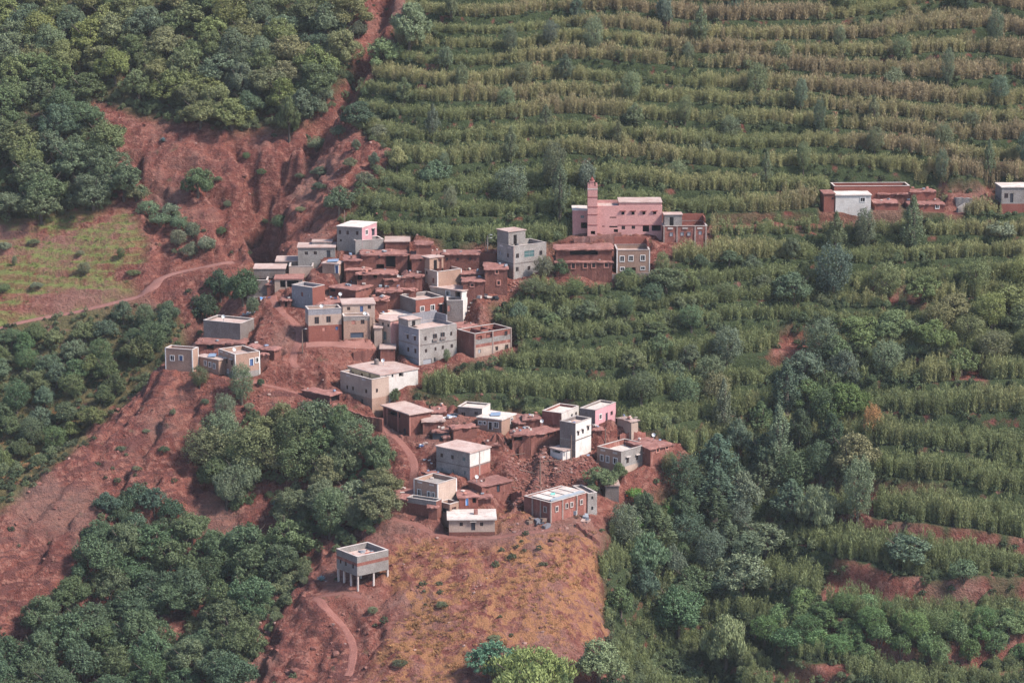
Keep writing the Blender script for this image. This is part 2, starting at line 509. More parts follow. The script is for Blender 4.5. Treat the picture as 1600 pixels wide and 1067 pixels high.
# --- upper left of the village
H('A', 'grey concrete house with a rose pink side wall atop the village', (980,150),(1230,165),(1372,108),400, mL='concrete', mR='plaster_rose', roof='white',
  wins=[(1012,207,25,38,'d'),(1087,212,27,38,'d'),(1180,215,27,38,'d'),(1020,287,20,20,'d'),(1273,208,24,46,'w'),(1338,205,32,70,'Dc')])
H('A', 'roofless pale block enclosure below the house with the rose pink wall', (1050,280),(1165,292),(1440,248),415, phi=20, dl=4.0, mL='concrete', mR='concrete', roof='open', par=1.5)
H('A', 'long low grey house with two dark windows and a roof block', (600,352),None,(962,347),482, depth=5.5, mL='concrete', roof='slab', rmat='roof_light',
  wins=[(682,413,32,32,'d'),(770,410,32,32,'d'),(900,425,36,80,'D')], extra=[(740,296,930,292,45,2.5,3.0,'concrete','slab')])
H('A', 'low grey shed with a pale flat roof beside the long grey house', (385,487),None,(598,484),545, depth=6, mL='concrete_dark', roof='slab', rmat='roof_light')
H('A', 'small tan walled roof yard with high white topped parapet', (512,545),None,(745,543),606, depth=6.5, mL='plaster_beige', roof='parapet', par=1.2, rmat='concrete')
H('A', 'small tan house with a white framed blue door and blue sheet on its roof', (838,510),(1000,514),(1050,462),615, phi=74, mL='plaster_tan', roof='slab', rmat='roof_light', wins=[(982,572,34,78,'b')])
H('A', 'tall grey corner house at the gully edge with a stepped pale roof', (102,680),None,(300,668),905, depth=5, mL='concrete_dark', roof='parapet', par=0.7, rmat='roof_light', extra=[(165,560,472,550,85,5.5,4.0,'concrete_dark','slab')])
H('A', 'porch fronted house with a red flat roof and white post', (372,662),None,(645,660),765, depth=6, mL='plaster_beige', roof='slab', rmat='mud_roof', wins=[(515,715,180,70,'o')], posts=[485])
H('A', 'small red mud annex with a red roof beside the porch fronted house', (297,705),None,(368,700),800, depth=5, mL='mud', roof='mud')
H('A', 'blue grey two storey block house with four small windows and bare parapet', (538,718),(745,752),(862,716),962, mL='plaster_blue', mR='plaster_red', roof='parapet', par=0.6, rmat='roof_light',
  wins=[(565,800,22,40,'s'),(640,815,24,42,'r'),(708,830,22,40,'s'),(575,895,20,28,'s')])
H('A', 'sagging mud house with a ragged red roof strewn with white plastic', (905,740),(1165,762),(1345,722),850, mL='mud', roof='mud', wins=[(940,765,60,50,'o'),(1060,755,60,40,'o')], junk=3)
H('A', 'broken mud house with two dark window holes above the ruins', (1180,602),None,(1565,578),705, depth=5, mL='mud', roof='mud', wins=[(1205,650,50,55,'o'),(1358,636,36,42,'o')], rag=1.6)
H('A', 'squat mud hut with a pinkish roof between the tan house and the ruins', (1070,562),None,(1312,548),625, depth=4, mL='mud', roof='mud')
H('A', 'red roofed mud house behind the tan house with the blue door', (1052,470),None,(1215,458),600, depth=6, mL='mud', roof='mud')
H('A', 'low mud house with a wide red roof above the long pale house', (745,885),None,(1040,885),930, depth=5, mL='mud', roof='mud')
H('A', 'low mud house with a cracked roof left of the sagging mud house', (905,905),None,(1030,902),940, depth=4, mL='mud', roof='mud', junk=2)
H('B', 'roof of a half buried mud house in the ruins, strewn with poles', (60,705),None,(300,690),760, depth=5, mL='mud', roof='mud', rag=2.2, junk=5)
H('B', 'crumbled mud room left of the tan cube house', (330,560),None,(500,545),660, depth=4, mL='mud', roof='mud', rag=2.4, wins=[(425,590,30,24,'o')], junk=3)
H('B', 'collapsed mud room with a dark hole under the broken mud house', (130,590),None,(325,570),670, depth=4, mL='mud', roof='mud', rag=2.4, wins=[(190,610,70,40,'o')], junk=4)
H('B', 'broken mud room above the red plastered house', (250,690),None,(440,675),770, depth=4, mL='mud', roof='mud', rag=2.4, junk=4)
H('B', 'low ruined mud hut near the white littered roof', (-20,790),None,(160,780),860, depth=4, mL='mud', roof='mud', rag=2.2, junk=3)
H('I', 'mud hut with a broken roof at the head of the landslip', (1060,575),None,(1190,560),640, depth=3.5, mL='mud', roof='mud', rag=2.4, junk=3)
H('I', 'torn open mud room hanging over the landslip', (1320,480),None,(1500,455),640, depth=4, mL='mud', roof='mud', rag=2.4, wins=[(1380,520,80,70,'o')], junk=3)
H('I', 'low mud house wedged between the barn hut and the tilted red roof', (640,505),None,(705,498),560, depth=3, mL='mud', roof='mud', rag=1.6)
H('K', 'mud store with a red roof right of the sky blue door', (985,470),None,(1110,452),540, depth=3.5, mL='mud', roof='mud', rag=1.5, junk=2)
H('K', 'mud store left of the small square tan house', (500,560),None,(585,575),690, phi=-4, depth=3, mL='mud', roof='mud', rag=1.3)
H('J', 'low mud store under the whitewashed house', (-10,330),None,(150,320),400, depth=4, mL='mud', roof='mud', rag=1.5, junk=2)
H('J', 'broken mud house stub between the tall pale house and the rose pink house', (665,430),None,(760,425),500, depth=3, mL='mud', roof='mud', rag=2.2, junk=2)
H('F', 'low mud outhouse right of the two storey tan house', (1050,640),None,(1130,645),720, depth=3.5, mL='mud', roof='mud', rag=1.4)
H('A', 'small mud store below the winding path', (430,860),None,(530,850),940, depth=3, mL='mud', roof='mud', rag=1.4, wins=[(482,915,18,50,'o')])
H('D', 'red roofed mud house joining the tall narrow house from behind', (300,200),None,(600,190),250, depth=5, mL='mud', roof='mud', rag=1.3, junk=3)
# --- upper middle
H('B', 'tall mud house with a wide dark doorway high in the village', (-100,352),None,(355,350),500, depth=6, mL='mud', roof='mud', rag=1.5, wins=[(192,425,92,130,'o'),(90,480,75,46,'o'),(80,390,16,22,'d')], junk=3)
H('B', 'mud upper room with a pale pink slab roof above the dark doorway house', (138,232),None,(375,224),310, depth=6, mL='mud', roof='slab', rmat='roof_light')
H('B', 'large mud house with a broad red roof and a small roof hut', (398,385),None,(690,372),570, depth=8, mL='mud', roof='mud', wins=[(485,412,20,26,'d')], extra=[(440,255,590,245,30,4,3.5,'mud','mud')], junk=2)
H('B', 'long low mud house with three tiny windows under a thick red roof', (705,347),None,(1060,340),485, depth=5, mL='mud', roof='mud', wins=[(743,408,20,24,'d'),(850,408,20,24,'d'),(972,405,20,24,'d')])
H('B', 'tan cube house with white edges and a stair room on its roof', (500,497),(650,534),(885,502),664, mL='plaster_beige', mR='plaster_tan', roof='parapet', par=0.9, rmat='mud_roof', edges=True,
  wins=[(543,540,22,36,'d'),(608,618,26,52,'r')], stair=('L', 3.4, 2.6, 2.3))
H('B', 'tall red mud house with pink framed windows above the vegetable plot', (1115,492),None,(1335,474),745, depth=7, mL='mud', roof='mud', wins=[(1232,530,22,34,'p'),(1250,640,24,36,'p'),(1105,660,30,44,'p')])
H('B', 'mud house with an open gallery of dark bays beside the pink framed windows', (888,540),None,(1113,520),602, depth=4, mL='mud', roof='mud', wins=[(960,552,36,40,'o'),(1005,549,34,40,'o'),(1047,544,34,40,'o'),(1089,538,32,40,'o')], junk=2)
H('B', 'lower mud house jutting below the gallery with a narrow red roof', (900,612),None,(1110,597),790, depth=4.5, mL='mud', roof='mud', wins=[(990,662,28,26,'p')])
H('C', 'three storey bare concrete house with a stair room and wide green window', (72,517),(183,542),(405,517),762, mL='concrete', roof='parapet', par=0.9, rmat='concrete', posts=[183],
  wins=[(93,585,14,26,'s'),(145,603,14,26,'d'),(210,605,24,30,'d'),(290,590,78,44,'g'),(368,585,22,30,'d'),(208,695,22,28,'d'),(288,687,22,28,'d')], stair=('L', 4.2, 4.0, 2.6), orn=2)
H('C', 'two storey mud house with a dark open gallery below the mosque', (470,640),None,(850,628),745, depth=8, mL='mud', roof='mud', wins=[(515,660,22,34,'p'),(587,672,22,34,'p'),(668,668,22,34,'p'),(725,667,22,34,'p'),(810,664,22,34,'p')],
  up=[(470,552,850,528,616,6,'mud','mud',[(660,578,190,44,'o'),(800,550,22,22,'o')])])
H('C', 'tan three storey house with white framed windows and washing on its roof', veg=True, L=(880,567), R=(1105,557), bot=720, depth=7, mL='plaster_tan', roof='parapet', par=0.8, rmat='roof_light', edges=True, backwall=1.6, backmat='plaster_red',
  wins=[(917,625,26,34,'w'),(977,622,26,34,'w'),(1057,619,26,34,'w'),(918,693,24,20,'w'),(993,700,32,34,'o'),(1057,688,24,18,'w')])
H('C', 'bare brick house with a concrete stair hut and red roof yard beside the mosque', (1192,405),None,(1492,388),512, veg=True, depth=7, mL='brick', roof='parapet', par=0.9, rmat='mud_roof', backwall=1.5, backmat='plaster_red', posts=[1200,1288,1410,1484], orn=3,
  wins=[(1250,460,22,26,'s'),(1323,457,22,26,'s'),(1369,457,22,26,'s'),(1445,450,22,26,'s')], stair=('F', 3.6, 3.0, 2.2))
# --- far right compound
H('H', 'white walled house with a pale roof among trees at the far right compound', (170,215),None,(442,208),345, depth=5, mL='plaster_white', roof='slab', rmat='roof_white', wins=[(378,253,32,28,'w')], backwall=0.01)
H('H', 'long red mud house with a thin white roof edge behind the white house', (160,152),None,(735,140),235, depth=5, mL='plaster_red', roof='parapet', par=0.9, rmat='mud_roof', junk=4, wins=[(655,212,60,26,'o'),(705,212,44,26,'o')])
H('H', 'low red mud house with a sloping roof partly hidden by a tree', (470,268),None,(650,262),330, depth=6, mL='plaster_red', roof='mud')
H('H', 'red mud house with one small white window and a littered red roof', (730,280),None,(1000,275),328, depth=8, mL='plaster_red', roof='mud', wins=[(943,305,24,28,'w')], junk=4)
H('H', 'raised red mud room at the back of the far compound', (742,182),None,(935,184),232, depth=4, mL='plaster_red', roof='mud', rag=1.4, junk=2)
H('H', 'red mud gallery with dark bays in the middle of the far compound', (488,200),None,(735,196),250, depth=4, mL='mud', roof='mud', wins=[(560,222,40,24,'o'),(650,222,60,24,'o'),(705,222,36,24,'o')], junk=2)
H('H', 'small red outhouse with a grey green front wall at the left end of the compound', (82,205),None,(166,198),345, depth=5, mL='plaster_red', roof='slab', rmat='mud_roof', wins=[(150,245,14,18,'d')])
H('H', 'grey white house over a red brick base cut by the right edge of the photo', (1425,155),None,(1680,152),345, depth=6, mL='concrete', roof='slab', rmat='roof_white', wins=[(1465,223,28,36,'d'),(1507,240,24,70,'D')], bands=[(0.68, 'concrete'), (1.0, 'plaster_red')])
# --- middle
H('D', 'tall narrow house with a beige upper storey over red mud, dish on its roof', (230,217),(266,277),(586,247),592, mL='plaster_beige', roof='parapet', par=0.7, rmat='mud_roof', bands=[(0.17, 'plaster_blue'), (0.5, 'plaster_beige'), (1.0, 'plaster_red')],
  wins=[(345,380,44,68,'d'),(460,370,44,62,'d'),(415,466,30,38,'t'),(542,457,26,34,'B')])
H('D', 'beige house with a walled terrace and blue gate in its lower storey', (610,345),None,(862,325),560, phi=8, depth=3.2, mL='plaster_beige', roof='parapet', par=0.7, rmat='roof_light', bands=[(0.2,'concrete'),(1.0,'plaster_tan')],
  wins=[(705,400,38,40,'t'),(795,395,36,42,'d'),(740,525,130,52,'G')])
H('D', 'beige upper house with a blue door behind the walled terrace', (600,218),None,(915,195),345, phi=8, depth=5.5, mL='plaster_beige', roof='slab', rmat='roof_light', wins=[(657,265,30,32,'d'),(785,268,30,58,'B'),(860,250,30,36,'d')], behind=('walled terrace and blue gate', 3.25))
H('D', 'low pink house with a broad white littered roof', (920,318),(1052,338),(1282,275),352, phi=28, dl=6, mL='plaster_pink', roof='slab', rmat='roof_white', junk=4)
H('D', 'small salmon pink house with two square windows and a green door', (950,356),(1070,382),(1182,350),585, mL='plaster_beige', mR='plaster_pink', roof='slab', rmat='roof_light', wins=[(993,414,22,30,'d'),(1045,430,20,30,'d'),(1012,530,38,82,'g')])
H('D', 'stub of a pink house with a flat cap leaning on the salmon house', (910,448),None,(985,450),585, depth=4, mL='plaster_beige', roof='slab', rmat='roof_light')
H('D', 'mud walled store with a white concrete roof set below the dirt yard', (968,652),None,(1112,636),725, depth=4, mL='mud', roof='slab', rmat='roof_light', wins=[(1085,665,20,25,'d')])
H('E', 'big blue grey house of three storeys with many small windows and roof terrace', (205,425),(408,472),(775,407),820, phi=38, mL='plaster_blue', mR='concrete', roof='parapet', par=0.5, rmat='roof_light', edgesF=True, backwall=1.7, backmat='plaster_blue',
  wins=[(295,540,26,48,'c'),(365,555,26,48,'c'),(300,665,26,46,'d'),(370,680,26,46,'d'),(470,558,24,38,'d'),(562,535,46,44,'S'),(638,520,48,44,'S'),(722,510,22,38,'d'),(475,678,24,36,'d'),(568,660,22,36,'d'),(640,645,24,36,'d'),(728,630,26,36,'d'),(560,762,20,36,'d'),(488,785,92,52,'s')],
  stair=('L', 3.0, 3.2, 1.2))
H('E', 'unfinished brick house with roofless upper walls beside the cane field', (780,475),(950,514),(1315,457),745, phi=38, mL='brick', mR='brick', roof='open', par=2.2, bandsR=[(0.25,'brick'),(0.47,'concrete'),(0.60,'brick'),(1.0,'plaster_beige')], posts=[950,1130,1312], cross=True,
  wins=[(1005,550,40,34,'o'),(1092,528,58,44,'o'),(1260,505,34,44,'d'),(1000,682,26,40,'s'),(1170,655,28,40,'d'),(1268,637,32,40,'d')])
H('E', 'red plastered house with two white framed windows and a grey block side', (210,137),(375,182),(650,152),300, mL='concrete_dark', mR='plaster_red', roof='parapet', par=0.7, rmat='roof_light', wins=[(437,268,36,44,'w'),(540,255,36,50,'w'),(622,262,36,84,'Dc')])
H('E', 'bare grey block lean-to against the red plastered house', (680,188),None,(838,178),300, depth=4, mL='concrete_dark', roof='parapet', par=0.8, rmat='concrete_dark', wins=[(700,262,28,60,'t')])
H('E', 'whitish pink house with a sagging pale roof and dark porch', (515,72),(825,90),(955,64),205, phi=52, mL='plaster_beige', mR='plaster_white', roof='slab', rmat='roof_light', wins=[(885,133,30,40,'d'),(785,125,60,70,'o'),(690,115,40,45,'w')])
H('E', 'wedge shaped mud house with a wide sloping red roof behind the grey house', (640,350),(790,438),(972,400),470, phi=34, dl=7, mL='mud', roof='mud', rag=1.4)
H('B', 'small plastered stair house with a pale lid roof near the brick frame house', (85,985),None,(300,975),1075, depth=3.5, mL='plaster_beige', roof='slab', rmat='roof_light', wins=[(113,1045,18,28,'d'),(165,1055,16,26,'d')])
# --- lower left
H('F', 'tan house with white edges on the spur tip above the red cliff', (112,592),(385,608),(437,548),822, phi=72, mL='plaster_tan', roof='parapet', par=0.6, rmat='roof_light', edges=True, wins=[(183,686,38,46,'w'),(268,688,36,50,'b')])
H('F', 'low tan house with three white framed windows beside the blue door house', (485,668),(640,702),(720,685),850, phi=52, dl=6, mL='plaster_tan', roof='slab', rmat='roof_light', wins=[(508,735,24,44,'w'),(552,750,24,44,'w'),(595,766,24,46,'w')])
H('F', 'tan two storey house with white edges and a blue door in its sunny side', (637,607),(803,654),(1040,620),890, mL='plaster_tan', mR='plaster_tan', roof='parapet', par=0.7, rmat='roof_light', edges=True, orn=3, bands=[(0.76,'plaster_tan'),(1.0,'concrete')],
  wins=[(665,700,25,50,'c'),(716,715,25,50,'c'),(768,730,25,54,'c'),(680,800,14,28,'w'),(730,815,14,32,'w'),(782,830,14,30,'w'),(960,728,36,70,'b'),(1012,706,30,44,'w')])
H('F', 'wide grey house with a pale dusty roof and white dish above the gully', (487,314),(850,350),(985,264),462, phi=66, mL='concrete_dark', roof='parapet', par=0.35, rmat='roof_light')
H('F', 'mud house with a crumbling red roof and a dark shed mouth on the spur', (420,525),None,(895,548),640, depth=5, phi=-4, mL='mud', roof='mud', rag=1.6, wins=[(555,580,70,46,'o')])
H('F', 'mud house sunk in the slope with its red roof level with the path', (900,540),(1185,592),(1250,500),705, phi=62, mL='mud', roof='mud', rag=1.4)
# --- terrace house and barns
H('G', 'beige house with a balustraded terrace and stained lower wall', (512,275),(824,334),(988,306),592, phi=42, mL='plaster_beige', mR='plaster_beige', roof='parapet', par=0.8, rmat='concrete', orn=2, bands=[(0.72,'plaster_beige'),(1.0,'plaster_tan')],
  wins=[(580,407,22,38,'d'),(637,418,24,38,'d'),(766,445,26,40,'d'),(872,440,24,38,'d'),(617,532,20,70,'r'),(725,552,22,60,'D')])
H('G', 'pale yellow upper house with a wide white roof behind the terrace', (585,222),(905,285),(1275,222),345, phi=40, mL='plaster_yellow', mR='plaster_white', roof='slab', rmat='roof_light', wins=[(637,272,20,30,'d'),(725,286,20,38,'d'),(800,285,24,70,'o'),(1025,290,20,36,'d'),(960,315,24,60,'s'),(1110,275,50,60,'o')], behind=('balustraded terrace', 1.7))
H('G', 'windowless mud shed with a red roof and dark open end beside the walnut trees', (140,417),(410,474),(520,452),572, phi=50, mL='mud_wet', roof='mud', wins=[(250,468,14,16,'d'),(466,505,84,84,'o')])
H('G', 'mud barn with tall pale posts and an open loft under a pale roof', (920,615),(1195,668),(1400,656),882, phi=36, mL='mud', mR='mud', roof='slab', rmat='roof_light', over=0.4, wins=[(1040,668,150,44,'o'),(1145,838,28,60,'D')], posts=[972,1078,1190,935], dl=9)
# --- lower village
H('I', 'small mud hut with a pale crust roof beside the barn', (445,352),None,(650,362),490, phi=10, depth=5, mL='mud', roof='mud', rmat='roof_light')
H('I', 'low round edged hut with a blue grey front under a red roof', (540,455),None,(700,450),540, depth=3.5, mL='blue_dark', roof='mud')
H('I', 'mud house with a tilted red roof edged by rubble', (700,395),(745,422),(972,350),555, phi=28, mL='mud', roof='mud', rag=1.4)
H('I', 'tan house with a white panelled roof and white framed door above the landslip', (975,342),(1215,348),(1352,275),475, phi=62, mL='plaster_tan', mR='plaster_tan', roof='slab', rmat='roof_white', edges=False,
  wins=[(1007,378,28,28,'w'),(1050,380,26,26,'w'),(1105,408,38,74,'wd'),(1162,400,42,50,'w'),(1313,358,24,50,'w')])
H('I', 'grey block house with broken white roof and wire pen behind it', (785,252),(1025,242),(1105,172),325, phi=70, mL='concrete_dark', mR='plaster_white', roof='parapet', par=0.3, rmat='roof_white', wins=[(840,295,44,38,'d'),(965,285,38,26,'d')])
H('I', 'patched shack with a red roof beside the grey block house', (535,262),None,(660,250),330, depth=5, mL='mud', roof='mud', junk=2)
H('I', 'mud house with a smooth red roof behind the white panelled roof', (1235,330),(1380,372),(1575,292),430, phi=40, dl=7, mL='mud', roof='mud')
H('J', 'half collapsed mud house with a torn away corner above the landslip', (-70,450),(60,482),(345,408),690, phi=34, mL='mud', roof='mud', rag=1.5, wins=[(297,478,14,26,'d'),(235,500,14,24,'d')])
H('I', 'two storey pale concrete house on stilts with three square windows', (575,618),(905,670),(1105,624),918, mL='concrete', mR='plaster_white', roof='slab', rmat='roof_light', bandsR=[(0.57,'plaster_white'),(1.0,'brick')], bands=[(1.0,'concrete')], posts=[1000],
  wins=[(628,697,30,40,'d'),(733,715,30,40,'d'),(845,733,32,38,'g'),(632,835,14,30,'g'),(742,855,16,32,'g'),(855,868,18,36,'g')])
H('K', 'low mud house with a red roof at the foot of the stilted concrete house', (890,332),(1022,357),(1312,287),490, phi=36, mL='mud', roof='mud', wins=[(1185,395,30,70,'D')])
H('K', 'mud lean-to roof tucked left of the stilted concrete house', (395,215),(600,265),(680,262),290, phi=45, dl=4, mL='mud', roof='mud')
H('K', 'tan house with a grey balcony storey and three white framed windows', (355,312),(590,354),(775,302),600, mL='plaster_tan', mR='plaster_beige', roof='parapet', par=0.7, rmat='concrete', edges=True, orn=2, junk=3,
  wins=[(410,435,34,60,'w'),(502,452,28,50,'w'),(548,461,26,50,'w')])
H('K', 'grey block balcony over a red mud base below the tan house', (290,488),(575,525),(610,500),685, phi=62, dl=None, mL='concrete', mR='plaster_red', roof='parapet', par=0.7, rmat='concrete', bands=[(0.3,'concrete'),(1.0,'mud')], bandsR=[(1.0,'mud')], maxw=2.0)
H('K', 'mud porch house with a sky blue door', (800,468),None,(985,440),590, phi=6, depth=5, mL='plaster_red', roof='mud', wins=[(877,525,28,78,'u'),(948,495,34,86,'o')])
H('K', 'mud balcony block with a railing wall between the tan house and the blue door', (600,520),(708,552),(800,468),660, phi=48, mL='plaster_tan', roof='parapet', par=0.8, rmat='mud_roof', wins=[(655,610,90,50,'o'),(750,600,50,50,'o')], junk=3)
H('K', 'broad mud house with a red roof above the downhill path', (92,475),None,(290,525),620, phi=-12, depth=7, mL='mud', roof='mud')
H('K', 'small square tan house with a cream roof, chimney and dark door on the bare knoll', (700,694),None,(1150,692),860, depth=6, mL='plaster_beige', roof='slab', rmat='roof_white', over=0.35, bands=[(0.78,'plaster_beige'),(1.0,'mud')], chimney=(948,650),
  wins=[(820,745,32,38,'d'),(1020,745,32,38,'d'),(938,765,40,84,'Dc')])
H('L', 'long red brick house with pale posts and covered roof frames above the dry grass', (180,352),(440,412),(805,322),602, mL='brick', mR='brick', roof='parapet', par=0.25, rmat='roof_light', posts=[440,560,700,342,262], roofframes=True,
  wins=[(388,475,25,50,'wq'),(502,470,22,45,'wq'),(600,440,24,44,'wq'),(648,428,24,42,'wq'),(743,402,24,42,'wq')])
H('L', 'narrow blue grey end house joined to the long red brick house', (760,330),(805,322),(897,298),520, phi=26, dl=6, mL='concrete', roof='parapet', par=0.4, rmat='roof_light', wins=[(850,360,22,30,'d'),(850,462,22,34,'d')])
H('L', 'small grey hut behind the tree with washing beside it', (978,235),None,(1112,232),350, depth=4, mL='concrete_dark', roof='slab', rmat='roof_light')
H('J', 'whitewashed house with striped brick side and white parapet roof', (170,267),(360,287),(530,207),390, phi=60, mL='brick', mR='plaster_white', roof='parapet', par=0.4, rmat='roof_white', wins=[(462,325,20,68,'D'),(503,290,22,36,'d')])
H('J', 'tall pale grey house with three shaded windows above the landslip', (345,392),(497,387),(652,312),722, phi=55, mL='concrete_dark', mR='plaster_white', roof='parapet', par=0.6, rmat='roof_light', wins=[(525,482,24,48,'c'),(570,462,24,48,'c'),(622,430,24,48,'c')])
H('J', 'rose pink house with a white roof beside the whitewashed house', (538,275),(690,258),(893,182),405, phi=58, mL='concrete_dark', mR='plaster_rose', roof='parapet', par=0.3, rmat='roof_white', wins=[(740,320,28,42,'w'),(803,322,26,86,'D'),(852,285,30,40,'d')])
H('J', 'patchwork shack with rags on its roof beside the rose pink house', (938,345),(1045,350),(1112,318),442, phi=40, dl=4, mL='plaster_beige', roof='mud', rmat='roof_light', wins=[(1007,355,20,36,'d')], junk=4)
H('J', 'tan and grey house with brick inner parapets beside the garden tree', (707,617),(943,664),(1213,600),882, mL='plaster_tan', mR='concrete', roof='parapet', par=0.9, rmat='roof_white', inner='brick', orn=2, bands=[(1.0,'plaster_tan')], bandsR=[(0.72,'concrete'),(1.0,'plaster_beige')],
  wins=[(756,722,30,54,'w'),(812,735,28,60,'w'),(887,752,36,54,'w'),(1008,745,32,60,'c'),(1102,720,30,54,'c'),(1172,697,30,54,'c')])
H('J', 'red block built mud house with a dish and chimney on its wide roof', (930,525),(1232,618),(1452,562),805, phi=38, dl=7, mL='brick', roof='mud', wins=[(1303,645,22,40,'p'),(1393,615,22,40,'p')])
H('J', 'lean-to with a grey slab roof and white side wall below the tall pale house', (250,590),(372,650),(500,596),745, phi=44, mL='plaster_white', mR='plaster_white', roof='slab', rmat='roof_light', wins=[(310,640,90,70,'o'),(382,680,24,60,'s')])
H('M', 'square grey concrete house on thin stilts overhanging the red slope', (475,367),(680,439),(985,370),630, mL='concrete', mR='concrete', roof='parapet', par=1.0, rmat='roof_light', bands=[(0.33,'concrete'),(0.5,'brick'),(1.0,'concrete')], stilts=785, junk=3,
  wins=[(515,484,22,42,'d'),(567,505,22,42,'d'),(638,529,24,44,'d')])

def crop_px(c, x, y):
    x0, y0, s = CROP[c]
    return x0 + x / s, y0 + y / s

def solve_house(h):
    c = h['crop']
    if h['F'] is None:                       # seen square on: the left corner is the near one
        fx, fy = crop_px(c, *h['L']); rx, ry = crop_px(c, *h['R'])
        phi = math.radians(h['phi'] if h['phi'] is not None else 2.0)
        lx = None
    else:
        lx, ly = crop_px(c, *h['L']); fx, fy = crop_px(c, *h['F']); rx, ry = crop_px(c, *h['R'])
        if h['phi'] is not None: phi = math.radians(h['phi'])
        else:
            mL = max((fy - ly) / (fx - lx), 0.01); mR = max((fy - ry) / (rx - fx), 0.01)
            phi = math.atan(math.sqrt(mR / mL))
            phi = min(max(phi, math.radians(14)), math.radians(72))
    _, by = crop_px(c, 0, h['bot'])
    gy_ = by
    if h.get('stilts'): _, gy_ = crop_px(c, 0, h['stilts'])
    p = hit(fx, gy_)
    if h.get('behind'):                       # set back behind a lower block of the same house
        o_ = [q for q in HOUSES if h['behind'][0] in q['label'] and q is not h][0]
        Y = o_['Fp'].y + h['behind'][1]; a, b = ray(fx, by); p = Vector((a * Y, Y, CAMZ + b * Y))
    a, b = ray(fx, by)
    F = Vector((a * p.y, p.y, CAMZ + b * p.y))
    a, b = ray(fx, fy)
    ztop = CAMZ + b * p.y
    zc = F.y * CT - (ztop - CAMZ) * ST
    def ext(px, dx, dy):
        return ((px - 800) * zc - FPX * F.x) / (FPX * dx - (px - 800) * dy * CT)
    dr = Vector((math.cos(phi), math.sin(phi), 0)); dl = Vector((-math.sin(phi), math.cos(phi), 0))
    Wr = ext(rx, dr.x, dr.y)
    if lx is None: Wl = h['depth']
    else:
        Wl = ext(lx, dl.x, dl.y)
        if h.get('dl'): Wl = h['dl']
    if h.get('maxw'): Wr = h['maxw']
    if h['F'] is not None: Wr = min(Wr, 16); Wl = min(max(Wl, 2.0), 13)
    h.update(Fp=F, ztop=ztop, dr=dr, dlv=dl, Wr=Wr, Wl=Wl, phi_=phi, gz=p.z, s=FPX / zc)
for h in HOUSES: solve_house(h)

# ---- cut the ground level under every house
HMASK = np.zeros_like(GZ)
HMASKC = np.zeros_like(GZ)
GZH = GZ.copy()
for h in HOUSES:
    F = h['Fp']; c_ = F + h['dr'] * (h['Wr'] / 2) + h['dlv'] * (h['Wl'] / 2)
    r = math.hypot(h['Wr'], h['Wl']) / 2 + 5
    i0 = max(int((c_.x - r - X0) / STEP), 0); i1 = min(int((c_.x + r - X0) / STEP) + 1, NX)
    j0 = max(int((c_.y - r - Y0) / STEP), 0); j1 = min(int((c_.y + r - Y0) / STEP) + 1, NY)
    sx = GX[j0:j1, i0:i1] - c_.x; sy = GY[j0:j1, i0:i1] - c_.y
    uu = np.abs(sx * h['dr'].x + sy * h['dr'].y) - h['Wr'] / 2
    ww = np.abs(sx * h['dlv'].x + sy * h['dlv'].y) - h['Wl'] / 2
    d = np.hypot(np.maximum(uu, 0), np.maximum(ww, 0))
    zb = min(F.z, h['gz']) - 0.05
    mm = np.maximum(np.minimum(sx * h['dr'].x + sy * h['dr'].y + h['Wr'] / 2, sx * h['dlv'].x + sy * h['dlv'].y + h['Wl'] / 2), 0)
    lim = np.minimum(zb + np.maximum(mm - 0.6, 0) * 1.1, max(zb, h['ztop'] - h.get('par', 0) - 0.8))
    if not h.get('stilts'):
        GZH[j0:j1, i0:i1] = np.minimum(GZH[j0:j1, i0:i1], lim + np.maximum(d - 0.6, 0) * 1.9)
    if not h.get('veg'): HMASKC[j0:j1, i0:i1] = np.maximum(HMASKC[j0:j1, i0:i1], 1 - sstep(0.2, 1.6, d))
    HMASK[j0:j1, i0:i1] = np.maximum(HMASK[j0:j1, i0:i1], 1 - sstep(0.2, 1.6, d))
GZ = GZH
# trampled, rubbly ground between the houses
vill = inpoly(*project(GX, GY, GZ), [(250,560),(380,470),(400,400),(520,340),(800,380),(880,330),(1120,340),(1110,380),(1020,430),(800,460),(810,550),(640,620),(970,640),(1075,700),(1050,770),(930,830),(640,850),(590,790),(520,640),(330,600)]).astype(float)
vill = blur(vill, 3, 1)
GZ = GZ + vill * (1 - HMASK) * (fbm(GX / 1.1, GY / 1.1, 3, 301) * 0.38 + (1 - np.abs(fbm(GX / 3.2, GY / 3.2, 3, 311)) * 2) * 0.22 - .1)
# ------------------------------------------------------------------ paths: ribbons benched into the slope
PATHS = [
 ('dirt_road', 1.5, [(0,514),(70,497),(130,488),(200,470),(238,462),(248,440),(275,428),(330,418),(372,408)]),
 ('dirt_road', 1.4, [(-40,520),(0,514)]),
 ('footpath', 0.9, [(425,458),(430,475),(445,490),(470,508),(468,530),(455,560),(470,580)]),
 ('dirt_yard', 1.8, [(478,540),(520,538),(560,541),(600,541)]),
 ('footpath', 0.8, [(395,596),(430,604),(470,612),(520,630),(560,650),(600,665),(640,700),(650,728),(635,765),(610,790)]),
 ('footpath', 0.8, [(595,800),(620,812),(655,818),(680,834),(720,842),(760,842),(800,836),(840,830),(868,826)]),
 ('footpath', 0.7, [(490,936),(520,955),(545,985),(555,1015),(540,1067)]),
 ('footpath', 0.7, [(490,936),(540,925),(570,935)]),
]
PATHM = np.zeros_like(GZ)
